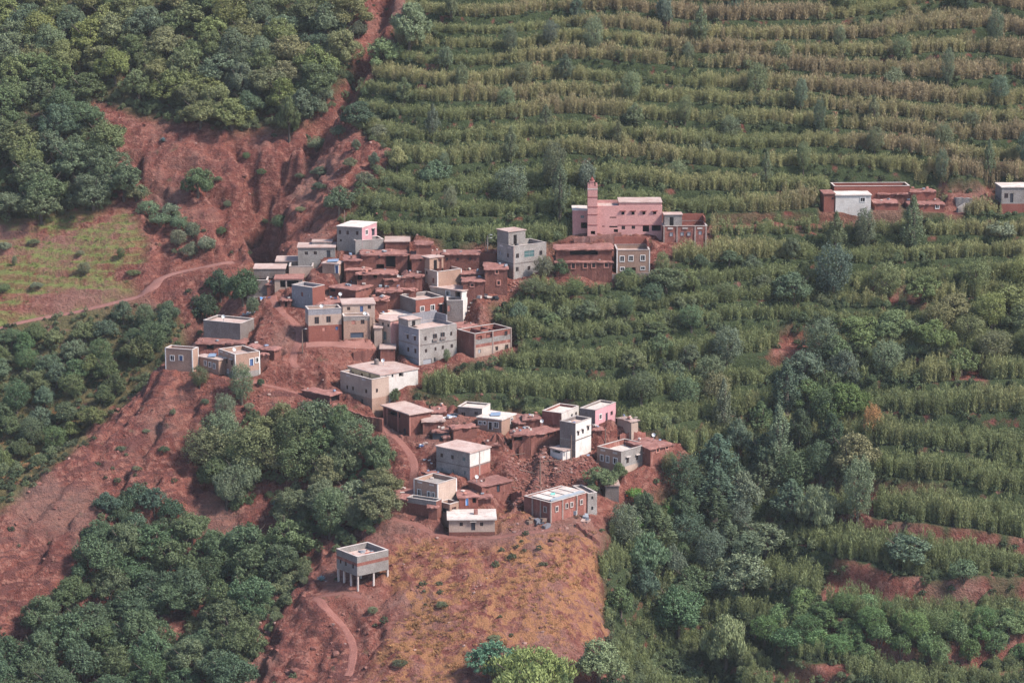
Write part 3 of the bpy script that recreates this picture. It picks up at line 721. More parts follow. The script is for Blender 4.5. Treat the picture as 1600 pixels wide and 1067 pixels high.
def resample(pts, step):
    out = [pts[0]]
    for a, b in zip(pts[:-1], pts[1:]):
        L = (b - a).length; k = max(1, int(round(L / step)))
        for t in range(1, k + 1): out.append(a.lerp(b, t / k))
    return out
PATHW = []
for nm, hw, pp in PATHS:
    pts = []
    for k in range(len(pp) - 1):
        for t in range(6):
            f = t / 6
            p_ = hit(pp[k][0] + (pp[k + 1][0] - pp[k][0]) * f, pp[k][1] + (pp[k + 1][1] - pp[k][1]) * f)
            if not pts or (p_ - pts[-1]).length < 14: pts.append(p_)
    arr = np.array([tuple(p) for p in pts])
    for _ in range(6):
        arr[1:-1] = (arr[:-2] + arr[1:-1] * 2 + arr[2:]) / 4
    pts = resample([Vector(p) for p in arr], 0.6)
    PATHW.append((nm, hw, pts))
    for p_ in pts:
        i = int((p_.x - X0) / STEP); j = int((p_.y - Y0) / STEP); R_ = int(4 / STEP)
        sl = (slice(max(j - R_, 0), min(j + R_ + 1, NY)), slice(max(i - R_, 0), min(i + R_ + 1, NX)))
        d = np.hypot(GX[sl] - p_.x, GY[sl] - p_.y)
        w = (1 - sstep(hw + 0.3, hw + 2.0, d)) * (1 - HMASK[sl])
        GZ[sl] = GZ[sl] * (1 - w * 0.5) + p_.z * w * 0.5
        PATHM[sl] = np.maximum(PATHM[sl], (1 - sstep(hw * 0.6, hw + 0.5, d)))

# ------------------------------------------------------------------ ground sheet
DRY = [(560,890),(640,838),(760,862),(800,842),(930,828),(945,900),(952,1005),(860,1010),(740,1005),(715,1067),(700,1200),(520,1200),(575,1040),(640,960),(600,900)]
PXg, PYg = project(GX, GY, GZ)
dry = blur(inpoly(PXg + jx * .6, PYg + jy * .6, DRY).astype(float), 2, 1)
dry = np.clip(dry + 0.5 * blur(inpoly(PXg + jx, PYg + jy, [(680,820),(700,800),(780,800),(830,780),(860,800),(800,830),(690,826)]).astype(float), 1, 1) , 0, 1)
dry = np.clip(dry + 0.5 * blur(inpoly(PXg + jx, PYg + jy, [(0,690),(90,610),(120,640),(60,740),(0,780)]).astype(float), 1, 1), 0, 1)
bare = np.zeros_like(GZ)
for poly in ([(1285,905),(1440,902),(1450,915),(1600,912),(1600,922),(1440,938),(1300,942),(1275,930)], [(1215,525),(1270,520),(1270,560),(1200,575)], [(1380,455),(1450,450),(1450,475),(1390,478)], [(1110,341),(1290,344),(1290,351),(1110,354)],
             [(1480,560),(1540,560),(1540,600),(1480,590)], [(1180,1045),(1320,1040),(1330,1060),(1170,1065)], [(1515,290),(1565,290),(1565,325),(1515,325)], [(1190,830),(1210,830),(1205,870),(1190,860)], [(1330,790),(1365,790),(1370,830),(1330,825)],
             [(1500,1040),(1600,1045),(1600,1056),(1480,1052)], [(1380,838),(1600,852),(1600,860),(1380,846)]):
    bare = np.maximum(bare, inpoly(PXg + jx * .8, PYg + jy * .8, poly).astype(float))
LR = inpoly(PXg + jx, PYg + jy, [(1270,770),(1600,760),(1640,1090),(1280,1090),(1260,900)])
bare = np.maximum(bare, (LR & (TT > .84) & (fbm(GX / 8, GY / 8, 3, 331) > -.15)).astype(float))
bare = np.maximum(bare, (inpoly(PXg, PYg, [(1465,296),(1522,296),(1525,334),(1480,338)])).astype(float))
bare = blur(bare, 1, 1)
green = np.clip(ZM['field'] * (1 - bare) + ZM['lawn'] * sstep(-.25, .15, fbm(GX / 9, GY / 4, 5, 91, .6) - .02) * (1 - .6 * (TT2 > .72)) + ZM['orchard'] * 0.75 + ZM['wood'] * 0.8, 0, 1)
green = green * (1 - PATHM) * (1 - HMASK * .8)
vis = PATHM
verts = np.stack([GX.ravel(), GY.ravel(), GZ.ravel()], 1).astype(np.float32)
idx = np.arange(NX * NY).reshape(NY, NX)
q = np.stack([idx[:-1, :-1].ravel(), idx[:-1, 1:].ravel(), idx[1:, 1:].ravel(), idx[1:, :-1].ravel()], 1).astype(np.int32)
me = bpy.data.meshes.new('terrain')
me.vertices.add(len(verts)); me.vertices.foreach_set('co', verts.ravel())
me.loops.add(q.size); me.loops.foreach_set('vertex_index', q.ravel())
me.polygons.add(len(q)); me.polygons.foreach_set('loop_start', np.arange(0, q.size, 4, dtype=np.int32)); me.polygons.foreach_set('loop_total', np.full(len(q), 4, np.int32))
me.polygons.foreach_set('use_smooth', np.ones(len(q), bool))
me.update(calc_edges=True)
for nm, arr in (('dry', dry), ('green', green), ('cliff', np.clip(ZM['cliff'] + ZM['gully'] * .6, 0, 1)), ('lawn', ZM['lawn'] + ZM['orchard'] * 0.3)):
    at = me.attributes.new(nm, 'FLOAT', 'POINT'); at.data.foreach_set('value', arr.ravel().astype(np.float32))

def ground_material():
    m, nt, out = nodes('red_earth')
    g = nt.nodes.new('ShaderNodeNewGeometry'); p = g.outputs['Position']
    def attr(nm):
        a = nt.nodes.new('ShaderNodeAttribute'); a.attribute_name = nm; return a.outputs['Fac']
    n1 = noise_of(nt, p, 0.12, 6, 0.6); n2 = noise_of(nt, p, 0.8, 6, 0.65); n3 = noise_of(nt, p, 3.5, 5, 0.7)
    mp = N(nt, 'ShaderNodeMapping'); mp.inputs['Scale'].default_value = (0.35, 0.35, 2.2); nt.links.new(p, mp.inputs[0])
    strat = noise_of(nt, mp.outputs[0], 0.5, 5, 0.6)
    c = mixcol(nt, ramp(nt, n1, 0.35, 0.65), (0.135, 0.042, 0.034), (0.235, 0.084, 0.063))
    c = mixcol(nt, ramp(nt, n2, 0.46, 0.66), c, (0.28, 0.128, 0.10))
    s2 = N(nt, 'ShaderNodeMath', _operation='MULTIPLY'); nt.links.new(ramp(nt, strat, 0.5, 0.56), s2.inputs[0]); nt.links.new(attr('cliff'), s2.inputs[1])
    c = mixcol(nt, s2.outputs[0], c, (0.13, 0.05, 0.044))
    c = mixcol(nt, ramp(nt, noise_of(nt, p, 1.6, 5, 0.7), 0.46, 0.34), c, (0.085, 0.034, 0.031))
    stones = ramp(nt, n3, 0.60, 0.70)
    st = N(nt, 'ShaderNodeMath', _operation='MULTIPLY'); nt.links.new(stones, st.inputs[0]); st.inputs[1].default_value = 0.55
    c = mixcol(nt, st.outputs[0], c, (0.34, 0.24, 0.215))
    c = mixcol(nt, ramp(nt, noise_of(nt, p, 0.06, 4, 0.5), 0.5, 0.66), c, mixcol(nt, 0.5, c, (0.20, 0.125, 0.105)))
    dk = ramp(nt, n3, 0.45, 0.3)
    c = mixcol(nt, dk, c, (0.075, 0.034, 0.032))
    # sparse scrub on the red ground
    sc = ramp(nt, noise_of(nt, p, 0.35, 7, 0.7), 0.60, 0.68)
    s3 = N(nt, 'ShaderNodeMath', _operation='MULTIPLY'); nt.links.new(sc, s3.inputs[0]); s3.inputs[1].default_value = 0.6
    c = mixcol(nt, s3.outputs[0], c, (0.10, 0.085, 0.05))
    # straw
    d = N(nt, 'ShaderNodeMath', _operation='MULTIPLY'); nt.links.new(attr('dry'), d.inputs[0]); nt.links.new(ramp(nt, noise_of(nt, p, 0.42, 7, 0.7), 0.45, 0.56), d.inputs[1])
    straw = mixcol(nt, n3, (0.24, 0.105, 0.06), (0.37, 0.185, 0.09))
    c = mixcol(nt, d.outputs[0], c, straw)
    # grass and weeds
    gr = N(nt, 'ShaderNodeMath', _operation='MULTIPLY'); nt.links.new(attr('green'), gr.inputs[0]); nt.links.new(ramp(nt, noise_of(nt, p, 0.4, 5), 0.28, 0.44), gr.inputs[1])
    gcol = mixcol(nt, n2, (0.034, 0.048, 0.022), (0.062, 0.080, 0.036))
    gcol = mixcol(nt, attr('lawn'), gcol, mixcol(nt, n2, (0.125, 0.13, 0.05), (0.185, 0.205, 0.066)))
    c = mixcol(nt, gr.outputs[0], c, gcol)
    bs = N(nt, 'ShaderNodeBsdfPrincipled', Roughness=0.95); bs.inputs['Specular IOR Level'].default_value = 0.1
    nt.links.new(c, bs.inputs['Base Color'])
    add = N(nt, 'ShaderNodeMath', _operation='MULTIPLY_ADD'); nt.links.new(n2, add.inputs[0]); add.inputs[1].default_value = 2.2; nt.links.new(n3, add.inputs[2])
    b = N(nt, 'ShaderNodeBump', Strength=1.0, Distance=0.6); nt.links.new(add.outputs[0], b.inputs['Height']); nt.links.new(b.outputs[0], bs.inputs['Normal'])
    nt.links.new(bs.outputs[0], out.inputs[0])
    return m
GROUND = ground_material()
terrain = new_obj('terrain', me, [GROUND])
tag(terrain, 'red earth hillside with a spur, ravines and planted terraces', None, None, 'structure')
# valley and far slopes outside the picture, one wide sheet below and around
mb = MB()
R2 = 2500
mb.poly([(-R2, -R2, 20), (R2, -R2, 20), (R2, R2, 20), (-R2, R2, 20)])
vf = mb.build('valley_floor', [GROUND]); tag(vf, 'wide red and green valley floor below the slopes', None, None, 'structure')

surface('dirt', (0.32, 0.155, 0.13), (0.27, 0.125, 0.105), 0.8, (0.26, 0.10, 0.08), 0.5, 0.95, 0.1)
surface('trodden', (0.25, 0.11, 0.09), (0.21, 0.088, 0.072), 1.0, (0.18, 0.07, 0.058), 0.6, 0.95, 0.15)
for nm, hw, pts in PATHW:
    mb = MB(); n_ = 7; rows = []
    for k, p_ in enumerate(pts):
        d = pts[min(k + 1, len(pts) - 1)] - pts[max(k - 1, 0)]; d.z = 0
        if d.length < 1e-4: continue
        d.normalize(); s_ = Vector((-d.y, d.x, 0))
        w = hw * (0.9 + 0.35 * float(vnoise(p_.x / 2.2, p_.y / 2.2, 77)))
        rr = []
        for t in range(n_):
            f = t / (n_ - 1) * 2 - 1
            a = p_ + s_ * (f * w)
            z = float(height(a.x, a.y)) + 0.09 - 0.16 * abs(f) ** 6
            rr.append(len(mb.v)); mb.v.append((a.x, a.y, z))
        rows.append(rr)
    for a, b in zip(rows[:-1], rows[1:]):
        for t in range(n_ - 1):
            mb.f.append((a[t], b[t], b[t + 1], a[t + 1])); mb.m.append(0)
    o = mb.build(nm, [MATS['dirt' if nm != 'footpath' else 'trodden']])
    o.data.polygons.foreach_set('use_smooth', np.ones(len(o.data.polygons), bool))
    tag(o, 'pale trodden red earth track on the slope', None, None, 'structure')
surface('pillar_concrete', (0.33, 0.26, 0.235), (0.27, 0.20, 0.18), 0.9, (0.2, 0.13, 0.11), 0.6)
# ------------------------------------------------------------------ house builder
def hrand(k):
    return random.Random(1000 + k)

def wall_panel(mb, o, u, w, h, holes, matfun, depth, inward, wob_=0.0):
    """a wall from o along u (unit) of width w, from z=0 up to h, with real openings and reveals"""
    us = sorted(set([0.0, w] + [max(0, min(w, x)) for a in holes for x in (a[0], a[1])]))
    vs = sorted(set([0.0, h] + [max(0, min(h, x)) for a in holes for x in (a[2], a[3])] + [x for x in matfun(None, h) if 0 < x < h]))
    up = Vector((0, 0, 1))
    if wob_:
        us = sorted(set(us + [w * k / max(1, int(w / .8)) for k in range(1, int(w / .8))])); vs = sorted(set(vs + [h * k / max(1, int(h / .8)) for k in range(1, int(h / .8))]))
    sd = float(o.x * 3.1 + o.y * 1.7 + w)
    def P(a, c):
        q = o + u * a + up * c
        if wob_ and 0.01 < a < w - 0.01:
            q = q + inward * (wob_ * float(vnoise(a / 1.1 + sd, c / 1.1, 12)))
        return q
    for a, b in zip(us[:-1], us[1:]):
        for c, d in zip(vs[:-1], vs[1:]):
            if b - a < 1e-5 or d - c < 1e-5: continue
            mu, mv = (a + b) / 2, (c + d) / 2
            if any(q[0] < mu < q[1] and q[2] < mv < q[3] for q in holes): continue
            mb.poly([P(a, c), P(b, c), P(b, d), P(a, d)], matfun(mv, h))
    for q in holes:
        m = matfun((q[2] + q[3]) / 2, h)
        p = [o + u * q[0] + up * q[2], o + u * q[1] + up * q[2], o + u * q[1] + up * q[3], o + u * q[0] + up * q[3]]
        r = [x + inward * depth for x in p]
        for k in range(4):
            mb.poly([p[k], r[k], r[(k + 1) % 4], p[(k + 1) % 4]], m)

def mud_roof(parent, c0, dr, dl, Wr, Wl, z, rmat, over=0.38, thick=0.34, rag=1.0, seed=0, name='roof', tilt=0.0):
    r_ = hrand(seed)
    nu = max(6, int(Wr / 0.55)); nv = max(6, int(Wl / 0.55))
    mb = MB(); top = {}; bot = {}
    ox, oy = r_.uniform(0, 50), r_.uniform(0, 50)
    for i in range(nu + 1):
        for j in range(nv + 1):
            u = -over + (Wr + 2 * over) * i / nu; v = -over + (Wl + 2 * over) * j / nv
            edge = i in (0, nu) or j in (0, nv)
            if edge:
                u += r_.uniform(-.16, .16) * rag; v += r_.uniform(-.16, .16) * rag
            zz = z + thick + 0.14 * float(fbm(u / 1.6 + ox, v / 1.6 + oy, 3, 5)) * (1 + rag * .5) - 0.22 * rag * float(vnoise(u / 3 + ox, v / 3, 8)) + tilt * v
            if edge: zz -= 0.08 + r_.uniform(0, .1) * rag
            p = c0 + dr * u + dl * v
            top[i, j] = len(mb.v); mb.v.append((p.x, p.y, zz))
    ring = [(i, 0) for i in range(nu)] + [(nu, j) for j in range(nv)] + [(i, nv) for i in range(nu, 0, -1)] + [(0, j) for j in range(nv, 0, -1)]
    for k in ring:
        x = mb.v[top[k]]
        bot[k] = len(mb.v); mb.v.append((x[0], x[1], z - 0.06 - r_.uniform(0, .14) * rag + tilt * 0))
    for i in range(nu):
        for j in range(nv):
            mb.f.append((top[i, j], top[i + 1, j], top[i + 1, j + 1], top[i, j + 1])); mb.m.append(0)
    for a, b in zip(ring, ring[1:] + ring[:1]):
        mb.f.append((bot[a], bot[b], top[b], top[a])); mb.m.append(0)
    mb.f.append(tuple(bot[k] for k in reversed(ring))); mb.m.append(0)
    return mb.build(name, [MATS[rmat]], parent)

def slab_roof(parent, c0, dr, dl, Wr, Wl, z, rmat, over=0.22, thick=0.2, name='roof', seed=0):
    r_ = hrand(seed + 5)
    mb = MB(); nu = max(3, int(Wr / 1.2)); nv = max(3, int(Wl / 1.2)); top = {}
    for i in range(nu + 1):
        for j in range(nv + 1):
            u = -over + (Wr + 2 * over) * i / nu; v = -over + (Wl + 2 * over) * j / nv
            edge = i in (0, nu) or j in (0, nv)
            p = c0 + dr * u + dl * v
            top[i, j] = len(mb.v); mb.v.append((p.x, p.y, z + thick + (r_.uniform(-.02, .02) if edge else r_.uniform(-.05, .03))))
    ring = [(i, 0) for i in range(nu)] + [(nu, j) for j in range(nv)] + [(i, nv) for i in range(nu, 0, -1)] + [(0, j) for j in range(nv, 0, -1)]
    bot = {}
    for k in ring:
        x = mb.v[top[k]]; bot[k] = len(mb.v); mb.v.append((x[0], x[1], z))
    for i in range(nu):
        for j in range(nv):
            mb.f.append((top[i, j], top[i + 1, j], top[i + 1, j + 1], top[i, j + 1])); mb.m.append(0)
    for a, b in zip(ring, ring[1:] + ring[:1]):
        mb.f.append((bot[a], bot[b], top[b], top[a])); mb.m.append(0)
    mb.f.append(tuple(bot[k] for k in reversed(ring))); mb.m.append(0)
    return mb.build(name, [MATS[rmat]], parent)

PANE = {'d': 'glass', 'o': 'interior_shade', 'w': 'glass', 'p': 'glass', 'g': 'glass_green', 'b': 'blue', 'B': 'blue', 'D': 'blue_dark', 'r': 'door_red', 's': 'shutter', 't': 'surround', 'c': 'glass', 'S': 'glass', 'G': 'blue_gate', 'u': 'blue_light'}
def add_opening(parent, o, u, inward, a, b, c, d, style):
    """a window, a door or a shade-black sheet filling the hole (a..b along u, c..d up)"""
    up = Vector((0, 0, 1)); out = -inward
    st = style[0]
    door = st in 'bDruG' or (st == 'B' and d - c > 1.3) or 'd' in style[1:]
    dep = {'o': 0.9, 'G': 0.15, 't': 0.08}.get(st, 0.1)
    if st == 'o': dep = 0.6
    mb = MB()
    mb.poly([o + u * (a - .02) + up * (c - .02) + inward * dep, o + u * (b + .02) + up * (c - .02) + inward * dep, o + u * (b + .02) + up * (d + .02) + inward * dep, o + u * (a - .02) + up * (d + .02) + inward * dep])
    if st == 'w' or st == 'b' or st == 'u' or st == 'p' or 'f' in style:
        t = 0.13 if st != 'p' else 0.2
        fm = ('coping' if 'q' in style else 'white_paint') if st in 'wb' else 'surround'
        fr = MB()
        pr = 0.06
        q = o + out * pr
        dp = inward * (pr + 0.05)
        fr.box(q + u * (a - t) + up * d, u * (b - a + 2 * t), dp, up * t)
        if not door: fr.box(q + u * (a - t) + up * (c - t), u * (b - a + 2 * t), dp, up * t)
        fr.box(q + u * (a - t) + up * c, u * t, dp, up * (d - c))
        fr.box(q + u * b + up * c, u * t, dp, up * (d - c))
        ob = fr.build('door' if door else 'window', [MATS[fm]], parent)
        pn = mb.build('door_leaf' if door else 'pane', [MATS[PANE[st]]], ob)
        if st == 'w' and not door and b - a > 0.5:
            bar = MB(); m_ = (a + b) / 2
            bar.box(o + u * (m_ - .03) + up * c + inward * .06, u * .06, inward * .04, up * (d - c))
            bar.build('mullion', [MATS[fm]], ob)
    else:
        ob = mb.build('door' if door else ('interior_shade' if st == 'o' else 'window'), [MATS[PANE[st]]], parent)  # open holes are closed by a sheet coloured as interior shade
        if st in 'dcSg' and b - a > 0.45:
            bar = MB(); m_ = (a + b) / 2; t = .05
            fr_m = 'wood' if st != 'g' else 'shutter'
            bar.box(o + u * (m_ - t / 2) + up * c + inward * .05, u * t, inward * .05, up * (d - c))
            bar.box(o + u * a + up * c + inward * .05, u * t, inward * .05, up * (d - c))
            bar.box(o + u * (b - t) + up * c + inward * .05, u * t, inward * .05, up * (d - c))
            if b - a > 1.2:
                bar.box(o + u * a + up * ((c + d) / 2 - .03) + inward * .045, u * (b - a), inward * .05, up * .06)
            bar.build('window_frame', [MATS[fr_m]], ob)
    if st == 'c' or style.endswith('c'):
        hd = MB(); hd.box(o + u * (a - .2) + up * (d + .06) + inward * .05, u * (b - a + .4), out * .42, up * .12)
        hd.build('canopy', [MATS['coping']], parent)
    if st == 'S':
        hd = MB(); hd.box(o + u * (a - .12) + up * (c - .5) + inward * .05, u * (b - a + .24), out * .3, up * .42)
        hd.build('balcony_box', [MATS['concrete_dark']], parent)
    return ob

def build_house(k, h):
    F = h['Fp'].copy(); dr, dl, Wr, Wl = h['dr'], h['dlv'], h['Wr'], h['Wl']
    c = h['crop']; rnd = hrand(k * 3 + 1)
    top = h['ztop']
    # how deep the walls have to reach
    us = np.linspace(0, 1, 7)
    qx = (F.x + dr.x * Wr * us[:, None] + dl.x * Wl * us[None]).ravel(); qy = (F.y + dr.y * Wr * us[:, None] + dl.y * Wl * us[None]).ravel()
    zmin = float(height(qx, qy).min()) - 0.4
    zb = min(F.z - 0.3, zmin)
    if h.get('stilts'): zb = F.z
    root = empty(h['name'], (F.x, F.y, zb))
    tag(root, h['label'], h.get('cat', 'house'), 'houses of the hillside village')
    org = Vector((F.x, F.y, zb))
    L0 = Vector((0, 0, 0))                      # local coordinates: all parts relative to root
    roofh = {'mud': 0.30, 'slab': 0.2}.get(h['roof'], 0.0)
    Ht = top - zb - roofh
    vis_h = top - F.z
    def bands_of(side):
        b = h.get('bandsR') if side == 'R' and h.get('bandsR') else h.get('bands')
        return b
    matlist = []
    def mi(nm):
        if nm not in matlist: matlist.append(nm)
        return matlist.index(nm)
    def matfun(side, base):
        b = bands_of(side)
        if not b: b = [(1.0, base)]
        def f(z, H_):
            if z is None:
                return [Ht + roofh - x[0] * vis_h for x in b[:-1]]
            t = (Ht + roofh - z) / vis_h
            for x in b:
                if t <= x[0] + 1e-6: return mi(x[1])
            return mi(b[-1][1])
        return f
    holesR, holesL, opens = [], [], []
    nR = Vector((math.sin(h['phi_']), -math.cos(h['phi_']), 0)); nL = Vector((-math.cos(h['phi_']), -math.sin(h['phi_']), 0))
    for (wx, wy, ww, wh, st) in h['wins']:
        fxp, _ = crop_px(c, (h['F'] or h['L'])[0], 0)
        px, py = crop_px(c, wx, wy); sc_ = CROP[c][2]
        side = 'R' if (h['F'] is None or px > fxp) else 'L'
        nrm, d_, W = (nR, dr, Wr) if side == 'R' else (nL, dl, Wl)
        rx, rz = ray(px, py)
        dirv = Vector((rx, 1, rz)); o_ = Vector((0, 0, CAMZ))
        t = (Vector((F.x, F.y, zb)) - o_).dot(nrm) / dirv.dot(nrm)
        P_ = o_ + dirv * t
        u_ = (P_ - org).dot(d_); v_ = P_.z - zb
        foreshort = abs(d_.x) + 0.12
        w_m = ww / sc_ / h['s'] / min(1.0, foreshort); h_m = wh / sc_ / h['s']
        a, b = u_ - w_m / 2, u_ + w_m / 2; c0, d0 = v_ - h_m / 2, v_ + h_m / 2
        a = max(a, 0.12); b = min(b, W - 0.12); d0 = min(d0, Ht - 0.12 - (h.get('par', 0) * 0)); c0 = max(c0, 0.1)
        if b - a < 0.2 or d0 - c0 < 0.2: continue
        lst = holesR if side == 'R' else holesL
        if any(not (b <= q[0] or a >= q[1] or d0 <= q[2] or c0 >= q[3]) for q in lst): continue
        lst.append((a, b, c0, d0)); opens.append((side, a, b, c0, d0, st))
    mb = MB()
    A0 = L0; B0 = dr * Wr; C0 = B0 + dl * Wl; D0 = dl * Wl
    wall_panel(mb, A0, dr, Wr, Ht, holesR, matfun('R', h['mR']), 0.62, dl, .15 if h['mR'] in ('mud', 'mud_wet', 'brick') else .03)
    # left face seen from outside runs D0 -> A0
    hl = [(Wl - b, Wl - a, c_, d_) for (a, b, c_, d_) in holesL]
    wall_panel(mb, D0, -dl, Wl, Ht, hl, matfun('L', h['mL']), 0.62, dr, .15 if h['mL'] in ('mud', 'mud_wet', 'brick') else .03)
    wall_panel(mb, B0, dl, Wl, Ht, [], matfun('L', h['mL']), 0.3, -dr)
    wall_panel(mb, C0, -dr, Wr, Ht, [], matfun('R', h['mR']), 0.3, -dl)
    up = Vector((0, 0, 1))
    if h.get('stilts'):
        mb.poly([A0, D0, C0, B0], mi(h['mL']))
    th = 0.25
    par = h.get('par', 0) if h['roof'] in ('parapet', 'open') else 0
    ins = [dr * th + dl * th, dr * (Wr - th) + dl * th, dr * (Wr - th) + dl * (Wl - th), dr * th + dl * (Wl - th)]
    outr = [A0, B0, C0, D0]
    if par:
        im = mi(h.get('inner') or (h['mL'] if h['mL'] != 'plaster_rose' else 'concrete'))
        for q in range(4):
            a, b = ins[q], ins[(q + 1) % 4]
            mb.poly([b + up * (Ht - par), a + up * (Ht - par), a + up * Ht, b + up * Ht], im)
            mb.poly([outr[q] + up * Ht, outr[(q + 1) % 4] + up * Ht, b + up * Ht, a + up * Ht], im)
    wall = mb.build('wall', [MATS[m] for m in matlist], root)
    for (side, a, b, c_, d_, st) in opens:
        if side == 'R': add_opening(root, A0, dr, dl, a, b, c_, d_, st)
        else: add_opening(root, D0, -dl, dr, Wl - b, Wl - a, c_, d_, st)
    rmat = h.get('rmat') or 'mud_roof'
    if h['roof'] == 'mud':
        mud_roof(root, L0, dr, dl, Wr, Wl, Ht, rmat, h.get('over', 0.26), 0.27, h.get('rag', 1.0), k)
    elif h['roof'] == 'slab':
        slab_roof(root, L0, dr, dl, Wr, Wl, Ht, rmat, h.get('over', 0.18), 0.2, seed=k)
    elif h['roof'] == 'white':
        slab_roof(root, L0, dr, dl, Wr, Wl, Ht - 0.02, 'roof_white', 0.1, 0.15, seed=k)
    elif par:
        slab_roof(root, dr * th + dl * th, dr, dl, Wr - 2 * th, Wl - 2 * th, Ht - par - 0.2, rmat, 0.0, 0.2, seed=k)
        cp = MB(); e = 0.05; tz = 0.07
        for q in range(4):
            a, b = outr[q], outr[(q + 1) % 4]
            d_ = (b - a).normalized(); inw = up.cross(d_)
            cp.box(a - d_ * e - inw * e + up * (Ht + .003 * (q + 1)), d_ * ((b - a).length + (2 * e)), inw * (th + 2 * e), up * tz)
        if h['roof'] != 'open' or True:
            cp.build('coping', [MATS['coping']], root)
    if h.get('backwall', 0) > 0.05:
        bw = MB(); z0 = Ht + 0.09; q = h['backwall'] - par * 0
        bw.box(D0 + up * z0, dr * Wr, -dl * th, up * (q - 0.09)); bw.box(B0 + dl * (Wl * .45) + up * z0, -dr * th, dl * (Wl * .55 - th - .003), up * (q * .8 - 0.09))
        bw.build('back_wall', [MATS[h['backmat']]], root)
    if h.get('edges') or h.get('edgesF'):
        t = 0.2
        corners = [A0] if h.get('edgesF') else [A0, B0, D0]
        for q in corners:
            ed = MB(); ed.box(q - dr * .035 - dl * .035 - (dr * (t - .07) if q == B0 else L0) - (dl * (t - .07) if q == D0 else L0) + up * 0.2, dr * t, dl * t, up * (Ht - 0.2 + .01))
            ed.build('corner_strip', [MATS['white_paint' if not h.get('edgesF') else 'coping']], root)
    for px_ in h.get('posts', ()):
        px, _ = crop_px(c, px_, 0); fxp, _ = crop_px(c, (h['F'] or h['L'])[0], 0)
        if h['F'] is None or px >= fxp - 0.01: d_, W, nrm = dr, Wr, nR
        else: d_, W, nrm = dl, Wl, nL
        zc = org.y * CT - (F.z + vis_h / 2 - CAMZ) * ST
        u_ = ((px - 800) * zc - FPX * F.x) / (FPX * d_.x - (px - 800) * d_.y * CT)
        u_ = min(max(u_, 0.12), W - 0.15)
        ps = MB(); ps.box(d_ * (u_ - .14) + nrm * .05 + up * .05, d_ * .28, -nrm * .2, up * (Ht - .06))
        ps.build('pillar', [MATS['surround' if h['mL'] == 'mud' else 'pillar_concrete']], root)
    fam = ('concrete', 'concrete_dark', 'plaster_blue', 'plaster_white', 'brick')
    if vis_h > 4.2 and not h.get('stilts'):
        zf = Ht - par - 2.75
        while zf > Ht + roofh - vis_h + .9:
            for (sd_, d_, W, nrm, hl_, mt) in (('R', dr, Wr, nR, holesR, h['mR']), ('L', dl, Wl, nL, holesL, h['mL'])):
                if mt in fam and not any(q[2] < zf + .22 and q[3] > zf for q in hl_):
                    fb = MB(); fb.box(nrm * .025 + up * zf + d_ * .03, d_ * (W - .06), -nrm * .1, up * .2)
                    fb.build('floor_band', [MATS['pillar_concrete' if mt == 'brick' else ('concrete_dark' if mt != 'concrete_dark' else 'concrete')]], root)
            zf -= 2.75
    if h.get('orn'):
        for q in range(h['orn']):
            side_d, W, nrm = (dl, Wl, nL) if h['F'] is not None else (dr, Wr, nR)
            u_ = W * (q + .5) / h['orn']
            om = MB(); om.box(side_d * (u_ - .55) + nrm * .03 + up * (Ht - par * .72), side_d * 1.1, -nrm * .1, up * (par * .42))
            om.build('parapet_panel', [MATS['coping']], root)
    if h.get('cross'):
        for q in (0.35, 0.62):
            cm = MB(); cm.box(dr * (Wr * q) + dl * (th + .01) + up * (Ht - par + .01), dr * .2, dl * (Wl - 2 * th - .02), up * (par - .12))
            cm.build('inner_wall', [MATS['brick']], root)
        cm = MB(); cm.box(dr * (Wr * .35 + .21) + dl * (Wl * .5) + up * (Ht - par + .01), dr * (Wr * .27 - .22), dl * .2, up * (par - .2))
        cm.build('inner_wall', [MATS['brick']], root)
    if h.get('stair'):
        w_, sr, sl_, sh = h['stair']
        o_ = A0 + dr * .3 + dl * .3 if w_ == 'F' else D0 - dl * (sl_ + .02) + dr * .02
        if w_ == 'L': o_ = D0 - dl * sl_ + dr * .0
        z0 = Ht + 0.08
        sb = MB(); sb.box(o_ + dr * .012 + dl * (-.012) + up * z0, dr * sr, dl * sl_, up * sh)
        sm = sb.build('stair_room', [MATS[h['mR'] if h['mR'] != 'brick' else 'concrete']], root)
        slab_roof(sm, o_, dr, dl, sr, sl_, z0 + sh, 'roof_light', 0.18, 0.14, 'stair_roof', k)
        db = MB(); db.poly([o_ + dr * (sr * .3) - dl * .02 + up * z0, o_ + dr * (sr * .3 + .8) - dl * .02 + up * z0, o_ + dr * (sr * .3 + .8) - dl * .02 + up * (z0 + min(1.9, sh * .8)), o_ + dr * (sr * .3) - dl * .02 + up * (z0 + min(1.9, sh * .8))])
        db.build('stair_doorway_shade', [MATS['interior_shade']], sm)  # flat black quad on the solid block, painted as the doorway's shade
    for ex in h.get('extra', ()):
        ax, ay, bx_, by_, hh, dd, off, mt, rf = ex
        px, py = crop_px(c, ax, ay); px2, _ = crop_px(c, bx_, by_)
        Y = F.y + off; a, b = ray(px, py); a2, _ = ray(px2, py)
        p0 = Vector((a * Y, Y, CAMZ + b * Y)) - org
        W = (a2 - a) * Y
        z1 = p0.z; z0 = min(z1 - hh / CROP[c][2] / h['s'], Ht - .3)
        sb = MB(); sb.box(Vector((p0.x, p0.y, z0)), Vector((W, W * .03, 0)), Vector((-.03 * dd, dd, 0)), up * (z1 - .2 - z0))
        sm = sb.build('upper_block', [MATS[mt]], root)
        ux = Vector((1, .03, 0)).normalized(); uy = Vector((-.03, 1, 0)).normalized()
